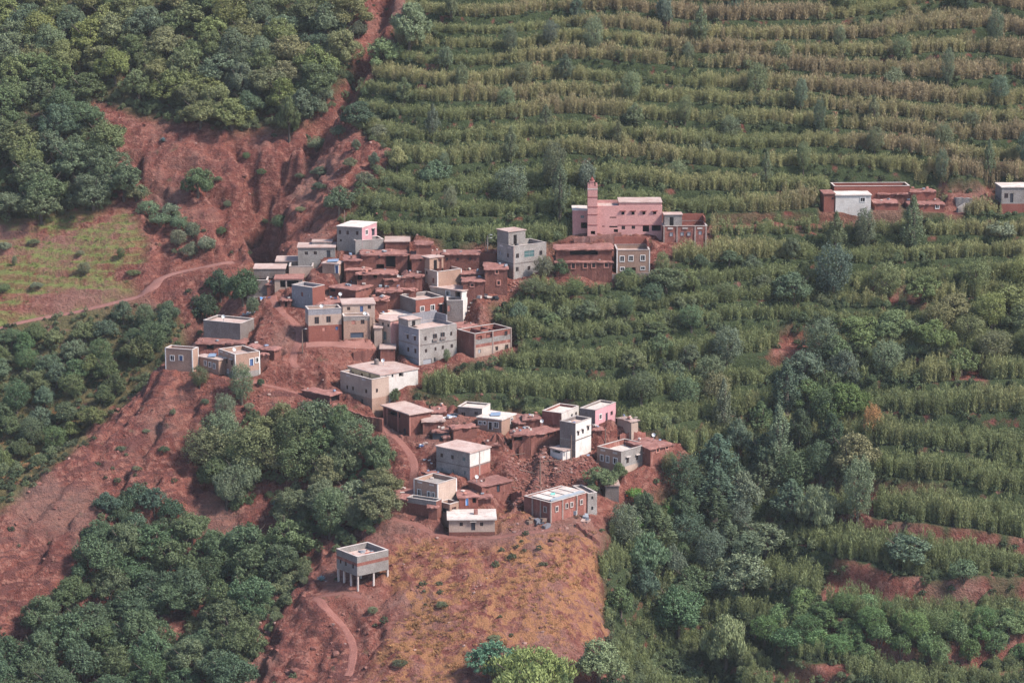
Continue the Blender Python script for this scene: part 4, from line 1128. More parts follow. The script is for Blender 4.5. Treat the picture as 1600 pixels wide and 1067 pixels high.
        if rf == 'mud': mud_roof(sm, Vector((p0.x, p0.y, 0)), ux, uy, W, dd, z1 - .2, 'mud_roof', .3, .25, 1.2, k + 77, 'upper_roof')
        else: slab_roof(sm, Vector((p0.x, p0.y, 0)), ux, uy, W, dd, z1 - .2, 'roof_light', .15, .18, 'upper_roof', k)
    for ex in h.get('up', ()):
        ax, ay, bx_, by_, bt, dd, mt, rf, ws = ex
        px, py = crop_px(c, ax, ay); px2, _ = crop_px(c, bx_, by_); _, pb = crop_px(c, 0, bt)
        Y = F.y + 1.4; a, b = ray(px, py); a2, _ = ray(px2, py); _, bb = ray(px, pb)
        p0 = Vector((a * Y, Y, 0)) - Vector((org.x, org.y, 0)); z1 = CAMZ + b * Y - zb; z0 = Ht + .02
        W = (a2 - a) * Y; ux = Vector((1, .03, 0)).normalized(); uy = Vector((-.03, 1, 0)).normalized()
        hs = []; ops = []
        for (wx, wy, ww, wh, st) in ws:
            qx_, qy_ = crop_px(c, wx, wy); u_ = (qx_ - px) / (px2 - px) * W; v_ = (CAMZ + ray(qx_, qy_)[1] * Y) - zb - z0
            w_m = ww / CROP[c][2] / h['s']; h_m = wh / CROP[c][2] / h['s']
            q = (max(u_ - w_m / 2, .1), min(u_ + w_m / 2, W - .1), max(v_ - h_m / 2, .1), min(v_ + h_m / 2, z1 - z0 - .4)); hs.append(q); ops.append((q, st))
        m2 = MB(); o_ = Vector((p0.x, p0.y, z0)); ml = [mt]
        Hh = z1 - .3 - z0
        wall_panel(m2, o_, ux, W, Hh, hs, lambda z, H_: [] if z is None else 0, .62, uy)
        wall_panel(m2, o_ + uy * dd, -uy, dd, Hh, [], lambda z, H_: [] if z is None else 0, .3, ux)
        wall_panel(m2, o_ + ux * W, uy, dd, Hh, [], lambda z, H_: [] if z is None else 0, .3, -ux)
        wall_panel(m2, o_ + ux * W + uy * dd, -ux, W, Hh, [], lambda z, H_: [] if z is None else 0, .3, -uy)
        sm = m2.build('upper_storey', [MATS[mt]], root)
        for q, st in ops: add_opening(sm, o_, ux, uy, *q, st)
        mud_roof(sm, Vector((p0.x, p0.y, 0)), ux, uy, W, dd, z0 + Hh, 'mud_roof', .45, .3, 1.2, k + 78, 'upper_roof')
    if h.get('chimney'):
        px, py = crop_px(c, *h['chimney'])
        cm = MB(); o_ = dr * (Wr * .55) + dl * (Wl * .45) + up * (Ht + .2)
        cm.box(o_, dr * .7, dl * .7, up * .9); cm.build('chimney', [MATS['brick']], root)
    if h.get('roofframes'):
        for q in range(4):
            fm = MB(); o_ = dr * (Wr * (.08 + .24 * q)) + dl * (Wl * .15) + up * (Ht + .02)
            fm.box(o_, dr * (Wr * .2), dl * (Wl * .7), up * .12); fm.build('roof_panel', [MATS['roof_white' if q != 1 else 'teal'] if q != 1 else MATS['roof_white']], root)
        tm = MB(); tm.tube([Vector(dr * (.5 + t * (Wr - 1) / 8) + dl * .55 + up * (Ht + .2 + .06 * math.sin(t * 2.1))) for t in range(9)], [.2, .38, .34, .4, .3, .36, .3, .34, .15], 7)
        tm.build('rolled_sheet', [MATS['grey_cloth']], root)
    if h.get('stilts'):
        gpos = [(.02, .02), (.02, .35), (.02, .68), (.02, .96), (.52, .02), (.97, .02), (.5, .6), (.95, .95)]
        for (a, b) in gpos:
            p_ = dr * (a * Wr) + dl * (b * Wl)
            g_ = float(height(org.x + p_.x, org.y + p_.y)) - zb - .4
            if g_ > -.1: continue
            sm = MB(); sm.box(p_ + up * g_ + dr * .0, dr * .28, dl * .28, up * (-g_ + .0 - .002)); sm.build('stilt', [MATS['coping']], root)
    h['roofz'] = zb + Ht + (roofh if not par else -par)
    h['root'] = root

for k, h in enumerate(HOUSES): build_house(k, h)
# ------------------------------------------------------------------ mosque
def fblock(root, crop, x0, x1, yt, yb, Y, depth, mat, wins=(), roof='slab', rmat='roof_light', par=0.5, wname='wall', rname='roof', drop=3.0, over=0.12, slant=0.0):
    """a block seen square on, its corners surveyed on a crop; children of root in world axes"""
    org = root.location
    ax, ay = crop_px(crop, x0, yt); bx_, _ = crop_px(crop, x1, yt); _, by = crop_px(crop, x0, yb)
    a, b = ray(ax, ay); a2, _ = ray(bx_, ay); _, bb = ray(ax, by)
    z1 = CAMZ + b * Y; z0 = CAMZ + bb * Y - drop
    W = (a2 - a) * Y
    o = Vector((a * Y, Y, z0)) - org
    ux, uy, up = Vector((1, slant, 0)).normalized(), Vector((-slant, 1, 0)).normalized(), Vector((0, 0, 1))
    s = FPX / (Y * CT - (z1 - CAMZ) * ST); sc_ = CROP[crop][2]
    hs = []
    rh = 0.18 if roof == 'slab' else 0
    Hh = z1 - z0 - rh
    for (wx, wy, ww, wh, st) in wins:
        qx_, qy_ = crop_px(crop, wx, wy)
        u_ = (ray(qx_, qy_)[0] - a) * Y; v_ = CAMZ + ray(qx_, qy_)[1] * Y - z0
        w_m, h_m = ww / sc_ / s, wh / sc_ / s
        hs.append(((max(.1, u_ - w_m / 2), min(W - .1, u_ + w_m / 2), max(.1, v_ - h_m / 2), min(Hh - .1, v_ + h_m / 2)), st))
    mb = MB(); f0 = lambda z, H_: [] if z is None else 0
    wall_panel(mb, o, ux, W, Hh, [q for q, _ in hs], f0, .62, uy)
    wall_panel(mb, o + uy * depth, -uy, depth, Hh, [], f0, .3, ux)
    wall_panel(mb, o + ux * W, uy, depth, Hh, [], f0, .3, -ux)
    wall_panel(mb, o + ux * W + uy * depth, -ux, W, Hh, [], f0, .3, -uy)
    if roof == 'parapet':
        th = .25
        ins = [ux * th + uy * th, ux * (W - th) + uy * th, ux * (W - th) + uy * (depth - th), ux * th + uy * (depth - th)]
        ou = [Vector(), ux * W, ux * W + uy * depth, uy * depth]
        for q in range(4):
            A, B = o + ins[q], o + ins[(q + 1) % 4]
            mb.poly([B + up * (Hh - par), A + up * (Hh - par), A + up * Hh, B + up * Hh]); mb.poly([o + ou[q] + up * Hh, o + ou[(q + 1) % 4] + up * Hh, B + up * Hh, A + up * Hh])
    wall = mb.build(wname, [MATS[mat]], root)
    for q, st in hs: add_opening(root, o, ux, uy, *q, st)
    o2 = Vector((o.x, o.y, 0))
    if roof == 'slab': slab_roof(root, o2, ux, uy, W, depth, o.z + Hh, rmat, over, rh, rname, 3)
    elif roof == 'parapet': slab_roof(root, o2 + ux * .25 + uy * .25, ux, uy, W - .5, depth - .5, o.z + Hh - par - .2, rmat, 0, .2, rname, 4)
    return dict(o=o, W=W, H=Hh, ux=ux, uy=uy, wall=wall, s=s)

px, py = crop_px('C', 900, 462)
mp_ = hit(px, py)
mosque = empty('mosque', (mp_.x, mp_.y, mp_.z - 1))
tag(mosque, 'salmon pink mosque with a square minaret above the village', 'mosque')
MY = mp_.y
main_b = fblock(mosque, 'C', 748, 1188, 268, 462, MY, 8.0, 'plaster_pink', [(923,318,20,22,'o'),(991,318,20,22,'o'),(1064,316,20,22,'o'),(1137,314,20,22,'o'),(856,346,44,8,'o'),(858,409,56,11,'o'),(875,436,28,22,'o'),(925,415,24,24,'d'),(993,413,24,22,'d'),(790,406,18,8,'r'),(1078,422,44,46,'o'),(1148,418,62,40,'o')],
                roof='parapet', par=.6, rmat='roof_light')
hall = fblock(mosque, 'C', 896, 1186, 241, 268, MY + .8, 6.4, 'plaster_pink', [], roof='slab', rmat='roof_light', wname='upper_hall', rname='hall_roof', drop=0.6, over=.1)
wing = fblock(mosque, 'C', 583, 690, 294, 400, MY + 1.0, 6.0, 'plaster_pink', [(648,341,24,18,'g'),(662,400,46,40,'o')], roof='slab', rmat='roof_white', wname='side_wing', rname='wing_roof', drop=4)
mina = fblock(mosque, 'C', 685, 751, 136, 462, MY - .7, 2.4, 'plaster_pink', [(720,449,30,24,'o')], roof='parapet', par=.35, rmat='plaster_pink', wname='minaret', rname='minaret_roof', drop=1.5)
lant = fblock(mosque, 'C', 700, 729, 100, 140, MY + .2, .95, 'plaster_pink', [], roof='slab', rmat='plaster_pink', wname='lantern', rname='lantern_cap', drop=.1, over=.1)
up_ = Vector((0, 0, 1))
dm = MB()
oc = lant['o'] + lant['ux'] * (lant['W'] / 2) + lant['uy'] * .48 + up_ * (lant['H'] + .18)
dm.tube([oc + up_ * z for z in (-.05, .15, .4, .62, .75, 1.1)], [.42, .45, .36, .18, .05, .02], 10); dm.build('finial_dome', [MATS['plaster_brown']], mosque)
for (u_, v_) in ((.0, .0), (.82, 0), (.0, .84), (.82, .84)):
    mm = MB(); W_ = mina['W']; o_ = mina['o'] + mina['ux'] * (u_ * W_) + mina['uy'] * (v_ * 2.4) + up_ * mina['H']
    mm.box(o_, mina['ux'] * (W_ * .18), mina['uy'] * .38, up_ * .42); mm.build('merlon', [MATS['plaster_pink']], mosque)
for yb in (158, 212, 278, 330, 400):
    _, pyb = crop_px('C', 0, yb); zb_ = CAMZ + ray(800, pyb)[1] * (MY - .7) - mosque.location.z
    bm_ = MB(); o_ = Vector((mina['o'].x - .05, mina['o'].y - .05, zb_)); bm_.box(o_, mina['ux'] * (mina['W'] + .1), mina['uy'] * 2.5, up_ * (.16 if yb != 158 else .22))
    bm_.build('band', [MATS['plaster_brown' if yb != 158 else 'coping']], mosque)
for wx in (923, 991, 1064, 1137):
    pxw, pyw = crop_px('C', wx, 304); a, b = ray(pxw, pyw); hd = MB()
    hd.box(Vector((a * MY - .6, MY + .03, CAMZ + b * MY)) - mosque.location, Vector((1.2, 0, 0)), Vector((0, -.33, 0)), up_ * .14); hd.build('window_hood', [MATS['plaster_brown']], mosque)
_, pyb = crop_px('C', 0, 400); zb_ = CAMZ + ray(800, pyb)[1] * MY - mosque.location.z
bm_ = MB(); bm_.box(Vector((main_b['o'].x + main_b['W'] * .32, main_b['o'].y - .04, zb_)), Vector((main_b['W'] * .66, 0, 0)), Vector((0, .1, 0)), up_ * .12); bm_.build('string_course', [MATS['plaster_brown']], mosque)

# ------------------------------------------------------------------ walls
def free_wall(label, crop, pts, mat, thick=0.45, rag=0.12, name='retaining_wall', cat='wall'):
    """pts: (x, y of the foot, wall height in pixels of the crop)"""
    w = []
    for (x, y, hp) in pts:
        px, py = crop_px(crop, x, y); p = hit(px, py)
        s = FPX / (p.y * CT - (p.z - CAMZ) * ST)
        w.append((p, hp / CROP[crop][2] / s))
    r_ = random.Random(len(label))
    c = []
    for (p, a), (q, b) in zip(w[:-1], w[1:]):
        n_ = max(2, int((q - p).length / .5))
        for t in range(n_): c.append((p.lerp(q, t / n_), a + (b - a) * t / n_))
    c.append(w[-1])
    mb = MB(); rows = []
    o = c[0][0].copy()
    for k, (p, hh) in enumerate(c):
        d = c[min(k + 1, len(c) - 1)][0] - c[max(k - 1, 0)][0]; d.z = 0; d.normalize(); nrm = Vector((d.y, -d.x, 0))
        z1 = p.z + hh + r_.uniform(-rag, rag); z0 = p.z - 1.6
        jn = r_.uniform(-.06, .06)
        a, b = p + nrm * (thick / 2 + jn) - o, p - nrm * (thick / 2 + jn) - o
        base = len(mb.v)
        for q, z in ((a, z0), (a, (z0 + z1) / 2), (a, z1), (b, z1 + r_.uniform(-.04, .04)), (b, z0)):
            mb.v.append((q.x + r_.uniform(-.04, .04), q.y + r_.uniform(-.04, .04), z - o.z))
        rows.append(base)
    for a, b in zip(rows[:-1], rows[1:]):
        for t in range(4):
            mb.f.append((a + t, b + t, b + t + 1, a + t + 1)); mb.m.append(0)
    mb.f.append(tuple(rows[0] + t for t in range(5))); mb.m.append(0)
    mb.f.append(tuple(rows[-1] + t for t in reversed(range(5)))); mb.m.append(0)
    ob = mb.build(name, [MATS[mat]]); ob.location = o
    return tag(ob, label, cat)
free_wall('long red mud retaining wall in front of the mosque', 'C', [(590,512,28),(700,500,28),(800,490,26),(912,478,34)], 'mud_roof')
free_wall('low grey stone wall under the tan three storey house', 'C', [(808,752,26),(950,756,30),(1122,748,32)], 'concrete_dark')
free_wall('tall red mud retaining wall along the path left of the barn', 'G', [(470,640,56),(650,745,100),(780,800,110),(930,850,140)], 'mud')
free_wall('mud retaining wall holding up the dirt yard below the beige houses', 'D', [(700,745,60),(820,745,65),(960,735,78)], 'mud_wet')
free_wall('dark dry stone wall running down beside the long brick house', 'L', [(690,640,42),(760,700,40),(850,770,38),(920,825,34)], 'mud_wet', .6, .2)
free_wall('grey block garden wall at the right of the far compound', 'H', [(975,262,44),(1090,275,40),(1200,290,48)], 'concrete')
free_wall('pale block wall slanting down at the far compound', 'H', [(1205,295,55),(1150,330,50),(1095,352,40)], 'concrete')
free_wall('broken mud wall beside the small house on the bare knoll', 'K', [(1050,510,30),(1180,480,34),(1300,470,40),(1430,475,48)], 'mud', .6, .3)
free_wall('low crumbling mud wall in front of the red block house', 'J', [(930,560,55),(1000,540,60),(1100,520,50),(1180,505,40)], 'brick', .4, .25)
free_wall('red mud wall between the long low house and the concrete house', 'B', [(1060,440,95),(1150,440,92),(1235,445,95)], 'mud')
free_wall('broken mud wall standing in the ruins near the tan cube house', 'B', [(300,650,110),(350,655,135),(440,660,90),(520,660,70)], 'mud_roof', .5, .6)
free_wall('jagged mud wall stub in the ruins above the brick frame house', 'B', [(40,790,90),(140,800,110),(230,800,70)], 'mud_roof', .5, .6)
free_wall('leaning mud wall remnant under the broken mud house', 'B', [(-60,690,90),(30,700,115),(100,705,70)], 'mud_roof', .5, .6)
free_wall('mud wall remnant at the head of the landslip', 'I', [(1060,640,60),(1160,600,110),(1230,610,60)], 'mud', .6, .5)
free_wall('upright slab of broken mud wall in the landslip', 'I', [(1380,700,90),(1450,690,150),(1500,660,120)], 'mud', .6, .5)

# ------------------------------------------------------------------ small things
def at_hit(crop, x, y):
    return hit(*crop_px(crop, x, y))
def pole(crop, x, yb, yt, label, wood=True, arm=False):
    p = at_hit(crop, x, yb); s = FPX / (p.y * CT - (p.z - CAMZ) * ST); hh = (yb - yt) / CROP[crop][2] / s
    root = empty('utility_pole', p); tag(root, label, 'pole', 'utility poles')
    mb = MB(); mb.tube([(0, 0, -.8), (0, 0, hh * .5), (0, 0, hh)], [.12, .105, .085], 8); mb.build('post', [MATS['pole_wood' if wood else 'concrete']], root)
    if arm:
        mb = MB(); mb.tube([(0, 0, hh - .1), (.25, -.1, hh + .25), (.7, -.2, hh + .3)], .03, 5); mb.build('lamp_arm', [MATS['shutter']], root)
        mb = MB(); mb.box((.55, -.3, hh + .24), (.4, 0, 0), (0, .18, 0), (0, 0, .1)); mb.build('lamp_head', [MATS['white_metal']], root)
pole('D', 205, 700, 470, 'wooden pole with a street lamp beside the path bend', True, True)
pole('D', 868, 575, 340, 'wooden pole in front of the beige house with the blue gate', True, False)
pole('D', 893, 575, 350, 'thin pole just right of the one by the blue gate', True, False)
pole('B', 1120, 330, 225, 'short pole behind the long low mud house', True, False)
pole('B', 1140, 330, 210, 'lamp pole behind the long low mud house', False, True)
pole('J', 150, 990, 715, 'lamp pole standing on the landslip', True, True)
pole('J', 455, 745, 495, 'dark pole against the tall pale house', True, False)
pole('J', 790, 585, 420, 'leaning pole by the tan and grey house', True, False)
pole('A', 1057, 140, -10, 'thin pole in the bushes above the pink sided house', True, False)
pole('C', 8, 560, 470, 'pole beside the bare concrete house', False, True)

def roof_spot(key, u, v):
    for h in HOUSES:
        if key in h['label']:
            p = h['Fp'] + h['dr'] * (h['Wr'] * u) + h['dlv'] * (h['Wl'] * v)
            return Vector((p.x, p.y, h['roofz']))
    raise KeyError(key)
def dish(p, label, r=.5, az=0.4):
    root = empty('satellite_dish', p); tag(root, label, 'dish', 'satellite dishes on roofs')
    mb = MB(); mb.tube([(0, 0, -.1), (0, 0, .75)], .05, 6); mb.build('mast', [MATS['shutter']], root)
    mb = MB(); c = Vector((0, -.1, .95)); ax = Vector((math.sin(az), -math.cos(az), .55)).normalized(); a = ax.orthogonal().normalized(); b = ax.cross(a)
    prev = None
    for k in range(4):
        rr = r * k / 3; off = .22 * (k / 3) ** 2 * r * 2
        ring = [c + ax * off + (a * math.cos(t) + b * math.sin(t)) * max(rr, .01) for t in np.linspace(0, 2 * math.pi, 13)[:-1]]
        if prev:
            for q in range(12): mb.poly([prev[q], prev[(q + 1) % 12], ring[(q + 1) % 12], ring[q]])
        prev = ring
    mb.build('bowl', [MATS['white_metal']], root)
    mb = MB(); mb.tube([c, c + ax * .55], .02, 5); mb.build('feed_arm', [MATS['shutter']], root)
for key, u, v, lb in (('beige upper storey over red mud', .45, .5, 'white dish on the roof of the tall narrow house'), ('wide grey house', .4, .6, 'white dish on the dusty roof above the gully'),
        ('tan two storey house with white edges', .3, .5, 'small dish on the roof of the two storey tan house'), ('red block built mud house', .75, .55, 'white dish on the wide roof of the red block house'),
        ('low mud house with a red roof at the foot', .05, .5, 'white dish at the foot of the stilted concrete house'), ('beige house with a walled terrace', .85, .5, 'white dish on the walled terrace'),
        ('half collapsed mud house', .75, .8, 'dish at the back of the half collapsed house roof'), ('littered red roof', .6, .6, 'dish on the littered red roof of the far compound'), ('pale yellow upper house', .6, .6, 'dish on a drum on the wide white roof'),
        ('low mud house with a wide red roof', .9, .5, 'dish above the long pale house near the ruins')):
    dish(roof_spot(key, u, v), lb, .36, random.uniform(-.3, 1.0))

def heap(p, label, name, mats, n, size, cat, spread=(1.6, 1.0)):
    """a heap of sheets, sacks and boards"""
    r_ = random.Random(len(label) * 3)
    root = empty(name, p); tag(root, label, cat)
    for k in range(n):
        mb = MB(); x, y = r_.uniform(-spread[0], spread[0]), r_.uniform(-spread[1], spread[1])
        g = float(height(p.x + x, p.y + y)) - p.z if name != 'roof_clutter' else 0
        a = r_.uniform(0, 3.14); s = size * r_.uniform(.5, 1.2)
        ux, uy = Vector((math.cos(a), math.sin(a), r_.uniform(-.2, .2))) * s, Vector((-math.sin(a), math.cos(a), r_.uniform(-.2, .2))) * s * r_.uniform(.3, .8)
        mb.box(Vector((x, y, g - .05)) - (ux + uy) / 2, ux, uy, Vector((r_.uniform(-.1, .1), r_.uniform(-.1, .1), r_.uniform(.15, .5) * size)))
        mb.build('piece', [MATS[r_.choice(mats)]], root)
heap(at_hit('F', 750, 470), 'heap of black sheets and crates beside the wide grey house', 'tarp_heap', ['black_cloth', 'grey_cloth', 'wood', 'blue'], 9, 1.3, 'heap', (1.8, .8))
heap(at_hit('F', 925, 250), 'heap of white and blue sacks behind the wide grey house', 'sack_heap', ['grey_cloth', 'white_metal', 'blue_dark', 'shutter'], 9, 1.0, 'heap', (1.4, .7))
heap(at_hit('F', 385, 765), 'small pile of pale boards beside the spur tip house', 'board_pile', ['coping', 'roof_light', 'shutter'], 6, 1.0, 'pile', (1.0, .5))
heap(at_hit('A', 275, 850), 'blue barrels and boards at the foot of the gully corner house', 'barrel_pile', ['blue_light', 'blue', 'coping'], 5, .8, 'pile', (.8, .4))
heap(at_hit('L', 300, 600), 'stack of grey firewood against the long brick house', 'wood_stack', ['pole_wood', 'wood', 'door_grey'], 12, 1.3, 'wood', (1.8, .6))
heap(at_hit('B', 1160, 775), 'dark and pale sheets covering stores by the vegetable plot', 'sheet_cover', ['blue_dark', 'coping', 'black_cloth'], 5, 1.5, 'sheets', (2.2, .4))
heap(at_hit('B', 960, 890), 'jumble of sacks and boards below the whitish pink house', 'sack_heap', ['roof_light', 'coping', 'black_cloth', 'wood'], 8, .9, 'heap', (1.4, .6))
heap(at_hit('I', 720, 315), 'crumpled blue grey sheeting on the patched shack', 'sheet_cover', ['grey_cloth', 'white_metal', 'blue_dark', 'panel_blue'], 9, 1.2, 'sheets', (1.5, .6))
heap(at_hit('I', 440, 590), 'white sacks on the bank below the barn', 'sack_heap', ['roof_light', 'white_metal', 'blue'], 5, .8, 'heap', (.8, .4))
heap(at_hit('I', 520, 790), 'scatter of rubbish by the path above the lean-to roof', 'rubbish_heap', ['white_metal', 'grey_cloth', 'blue'], 7, .5, 'rubbish', (1.2, 1.0))
heap(at_hit('J', 580, 700), 'crumpled blue grey sheet at the foot of the tall pale house', 'sheet_cover', ['blue_gate', 'panel_blue', 'blue_dark'], 6, 1.3, 'sheets', (1.4, .3))
heap(at_hit('J', 1080, 400), 'bright blue tarpaulin hung on the patchwork shack', 'tarpaulin', ['blue', 'blue_light'], 4, 1.6, 'tarpaulin', (.5, .3))
heap(at_hit('J', 900, 395), 'pink and purple washing beside the rose pink house', 'washing', ['magenta', 'white_metal', 'blue'], 5, .9, 'washing', (1.2, .3))
heap(at_hit('L', 1225, 335), 'white and black washing in the garden', 'washing', ['white_metal', 'black_cloth', 'orange'], 4, .9, 'washing', (1.0, .3))
heap(at_hit('L', 740, 560), 'rough awning shack of sheets leaning on the long brick house', 'awning_shack', ['roof_light', 'black_cloth', 'wood', 'grey_cloth'], 8, 1.5, 'shack', (1.4, .7))
heap(roof_spot('tan three storey house', .45, .5), 'dark washing on the roof of the tan three storey house', 'roof_clutter', ['black_cloth', 'white_metal', 'blue_dark'], 6, .7, 'washing', (1.8, .5))
heap(roof_spot('square grey concrete house on thin stilts', .7, .65), 'sacks and rubble on the roof of the stilted house', 'roof_clutter', ['roof_light', 'surround', 'grey_cloth'], 8, .8, 'clutter', (1.2, 1.0))
heap(roof_spot('three storey bare concrete house', .5, .4), 'tubs and cloths on the roof of the bare concrete house', 'roof_clutter', ['black_cloth', 'white_metal', 'blue'], 5, .7, 'clutter', (2.2, .7))
heap(roof_spot('tall pale grey house', .4, .5), 'blue tub and pots on the roof of the tall pale house', 'roof_clutter', ['blue', 'white_metal', 'wood'], 5, .7, 'clutter', (1.0, .8))
heap(roof_spot('beige upper storey over red mud', .3, .4), 'pale clutter on the roof of the tall narrow house', 'roof_clutter', ['white_metal', 'grey_cloth', 'blue'], 6, .6, 'clutter', (1.2, .8))
def sheet_on(p, label, mat, w, d, name='roof_sheet', cat='sheet'):
    mb = MB(); mb.box((-w / 2, -d / 2, 0.04), (w, 0, .1), (0, d, .16), (0, 0, .06)); o = mb.build(name, [MATS[mat]]); o.location = p; tag(o, label, cat)
sheet_on(roof_spot('white framed blue door and blue sheet', .5, .5) + Vector((0, 0, .1)), 'pale blue plastic sheet on the small tan house roof', 'panel_blue', 2.2, 2.0)
sheet_on(roof_spot('white panelled roof', .45, .5) + Vector((0, 0, .06)), 'grey blue solar panel on the white roof above the landslip', 'panel_blue', 1.9, 2.0, 'solar_panel', 'panel')
sheet_on(roof_spot('low tan house with three white', .6, .5) + Vector((0, 0, .06)), 'pale blue sheet on the low tan house roof', 'panel_blue', 1.5, 2.2)
sheet_on(roof_spot('long red brick house', .42, .5) + Vector((0, 0, .3)), 'teal sheet on the roof of the long brick house', 'teal', .8, .9)
def barrel(p, label, mat, r=.5, hh=1.3):
    root = empty('water_barrel', p); tag(root, label, 'barrel')
    mb = MB(); mb.tube([(0, 0, -.02), (0, 0, .1), (0, 0, hh * .5), (0, 0, hh * .9), (0, 0, hh)], [r * .9, r, r * 1.05, r, r * .8], 12); mb.build('drum', [MATS[mat]], root)
    mb = MB(); mb.tube([(0, 0, hh), (0, 0, hh + .12)], [r * .4, r * .35], 10); mb.build('lid', [MATS[mat]], root)
barrel(roof_spot('bare brick house with a concrete stair', .34, .55), 'orange water barrel on the brick house beside the mosque', 'orange', .8, 2.0)
barrel(roof_spot('three storey bare concrete house', .42, .65), 'white drum on the roof of the bare concrete house', 'white_metal', .4, 1.0)
barrel(roof_spot('pale yellow upper house', .55, .75), 'grey drum on the wide white roof behind the terrace', 'concrete_dark', .45, 1.0)
fence_p = at_hit('I', 860, 180)
fr_ = empty('wire_pen', fence_p); tag(fr_, 'wire fenced pen behind the grey block house', 'fence')
for k in range(9):
    mb = MB(); g = float(height(fence_p.x + k * .55, fence_p.y + .6)) - fence_p.z
    mb.tube([(k * .55, .6, g - .3), (k * .55, .6, 1.3)], .035, 5); mb.build('fence_post', [MATS['pole_wood']], fr_)
for z in (.45, .85, 1.27):
    mb = MB(); mb.tube([(0, .6, z), (4.4, .6, z)], .025, 4); mb.build('rail', [MATS['pole_wood']], fr_)
# stones and rags weighing down the mud roofs
for k, h in enumerate(HOUSES):
    nj = h.get('junk', 0) + (2 if h['roof'] == 'mud' else 0)
    r_ = hrand(k + 400)
    for q in range(nj):
        mb = MB(); u_, v_ = r_.uniform(.08, .92) * h['Wr'], r_.uniform(.1, .9) * h['Wl']
        o_ = h['dr'] * u_ + h['dlv'] * v_; z = h['roofz'] - h['root'].location.z - .12 + (.05 if h['roof'] != 'mud' else .12)
        a = r_.uniform(0, 3.1); s = r_.uniform(.3, .8)
        ux, uy = Vector((math.cos(a), math.sin(a), r_.uniform(-.1, .1))) * s, Vector((-math.sin(a), math.cos(a), r_.uniform(-.1, .1))) * s * r_.uniform(.4, .9)
        mb.box(o_ + Vector((0, 0, z)), ux, uy, Vector((0, 0, r_.uniform(.12, .4))))
        mb.build('roof_weight', [MATS[r_.choice(['coping', 'roof_white', 'surround', 'grey_cloth', 'wood', 'panel_blue'])]], h['root'])
# ------------------------------------------------------------------ foliage
def leaf_material(name, mode):
    m, nt, out = nodes(name)
    g = nt.nodes.new('ShaderNodeNewGeometry')
    if mode == 'tree':
        oi = nt.nodes.new('ShaderNodeObjectInfo'); c = oi.outputs['Color']
    else:
        at = nt.nodes.new('ShaderNodeAttribute'); at.attribute_type = 'INSTANCER'; at.attribute_name = 'tone'; c = at.outputs['Color']
    hv = N(nt, 'ShaderNodeHueSaturation')
    mr = N(nt, 'ShaderNodeMapRange'); mr.inputs[3].default_value = 0.85; mr.inputs[4].default_value = 1.45
    nt.links.new(g.outputs['Random Per Island'], mr.inputs[0]); nt.links.new(mr.outputs[0], hv.inputs['Value'])
    nt.links.new(c, hv.inputs['Color'])
    df = N(nt, 'ShaderNodeBsdfPrincipled', Roughness=0.6); df.inputs['Specular IOR Level'].default_value = 0.25
    tr = nt.nodes.new('ShaderNodeBsdfTranslucent'); mx = nt.nodes.new('ShaderNodeMixShader'); mx.inputs[0].default_value = 0.3
    nt.links.new(hv.outputs[0], df.inputs['Base Color']); nt.links.new(hv.outputs[0], tr.inputs['Color'])
    nt.links.new(df.outputs[0], mx.inputs[1]); nt.links.new(tr.outputs[0], mx.inputs[2]); nt.links.new(mx.outputs[0], out.inputs[0])
    return m
LEAF = leaf_material('leaves', 'tree'); CROPLEAF = leaf_material('crop_leaves', 'inst')
surface('bark', (0.13, 0.10, 0.08), (0.09, 0.07, 0.06), 1.0)

def quads_mesh(name, ctr, nrm, size, aspect, rng, mat, updir=None):
    """many leaf shaped quads as one mesh"""
    n_ = len(ctr)
    nrm = nrm / (np.linalg.norm(nrm, axis=1, keepdims=True) + 1e-9)
    ref = rng.normal(size=(n_, 3)) if updir is None else updir + rng.normal(size=(n_, 3)) * .25
    a = ref - (ref * nrm).sum(1, keepdims=True) * nrm; a /= np.linalg.norm(a, axis=1, keepdims=True) + 1e-9
    b = np.cross(nrm, a)
    s = size[:, None]
    v = np.stack([ctr - a * s, ctr + b * s * aspect - a * s * .1, ctr + a * s, ctr - b * s * aspect - a * s * .1], 1).reshape(-1, 3)
    me = bpy.data.meshes.new(name)
    f = np.arange(n_ * 4, dtype=np.int32)
    me.vertices.add(n_ * 4); me.vertices.foreach_set('co', v.astype(np.float32).ravel())
    me.loops.add(n_ * 4); me.loops.foreach_set('vertex_index', f)
    me.polygons.add(n_); me.polygons.foreach_set('loop_start', np.arange(0, n_ * 4, 4, dtype=np.int32)); me.polygons.foreach_set('loop_total', np.full(n_, 4, np.int32))
    me.update(calc_edges=True); me.materials.append(mat)
    return me

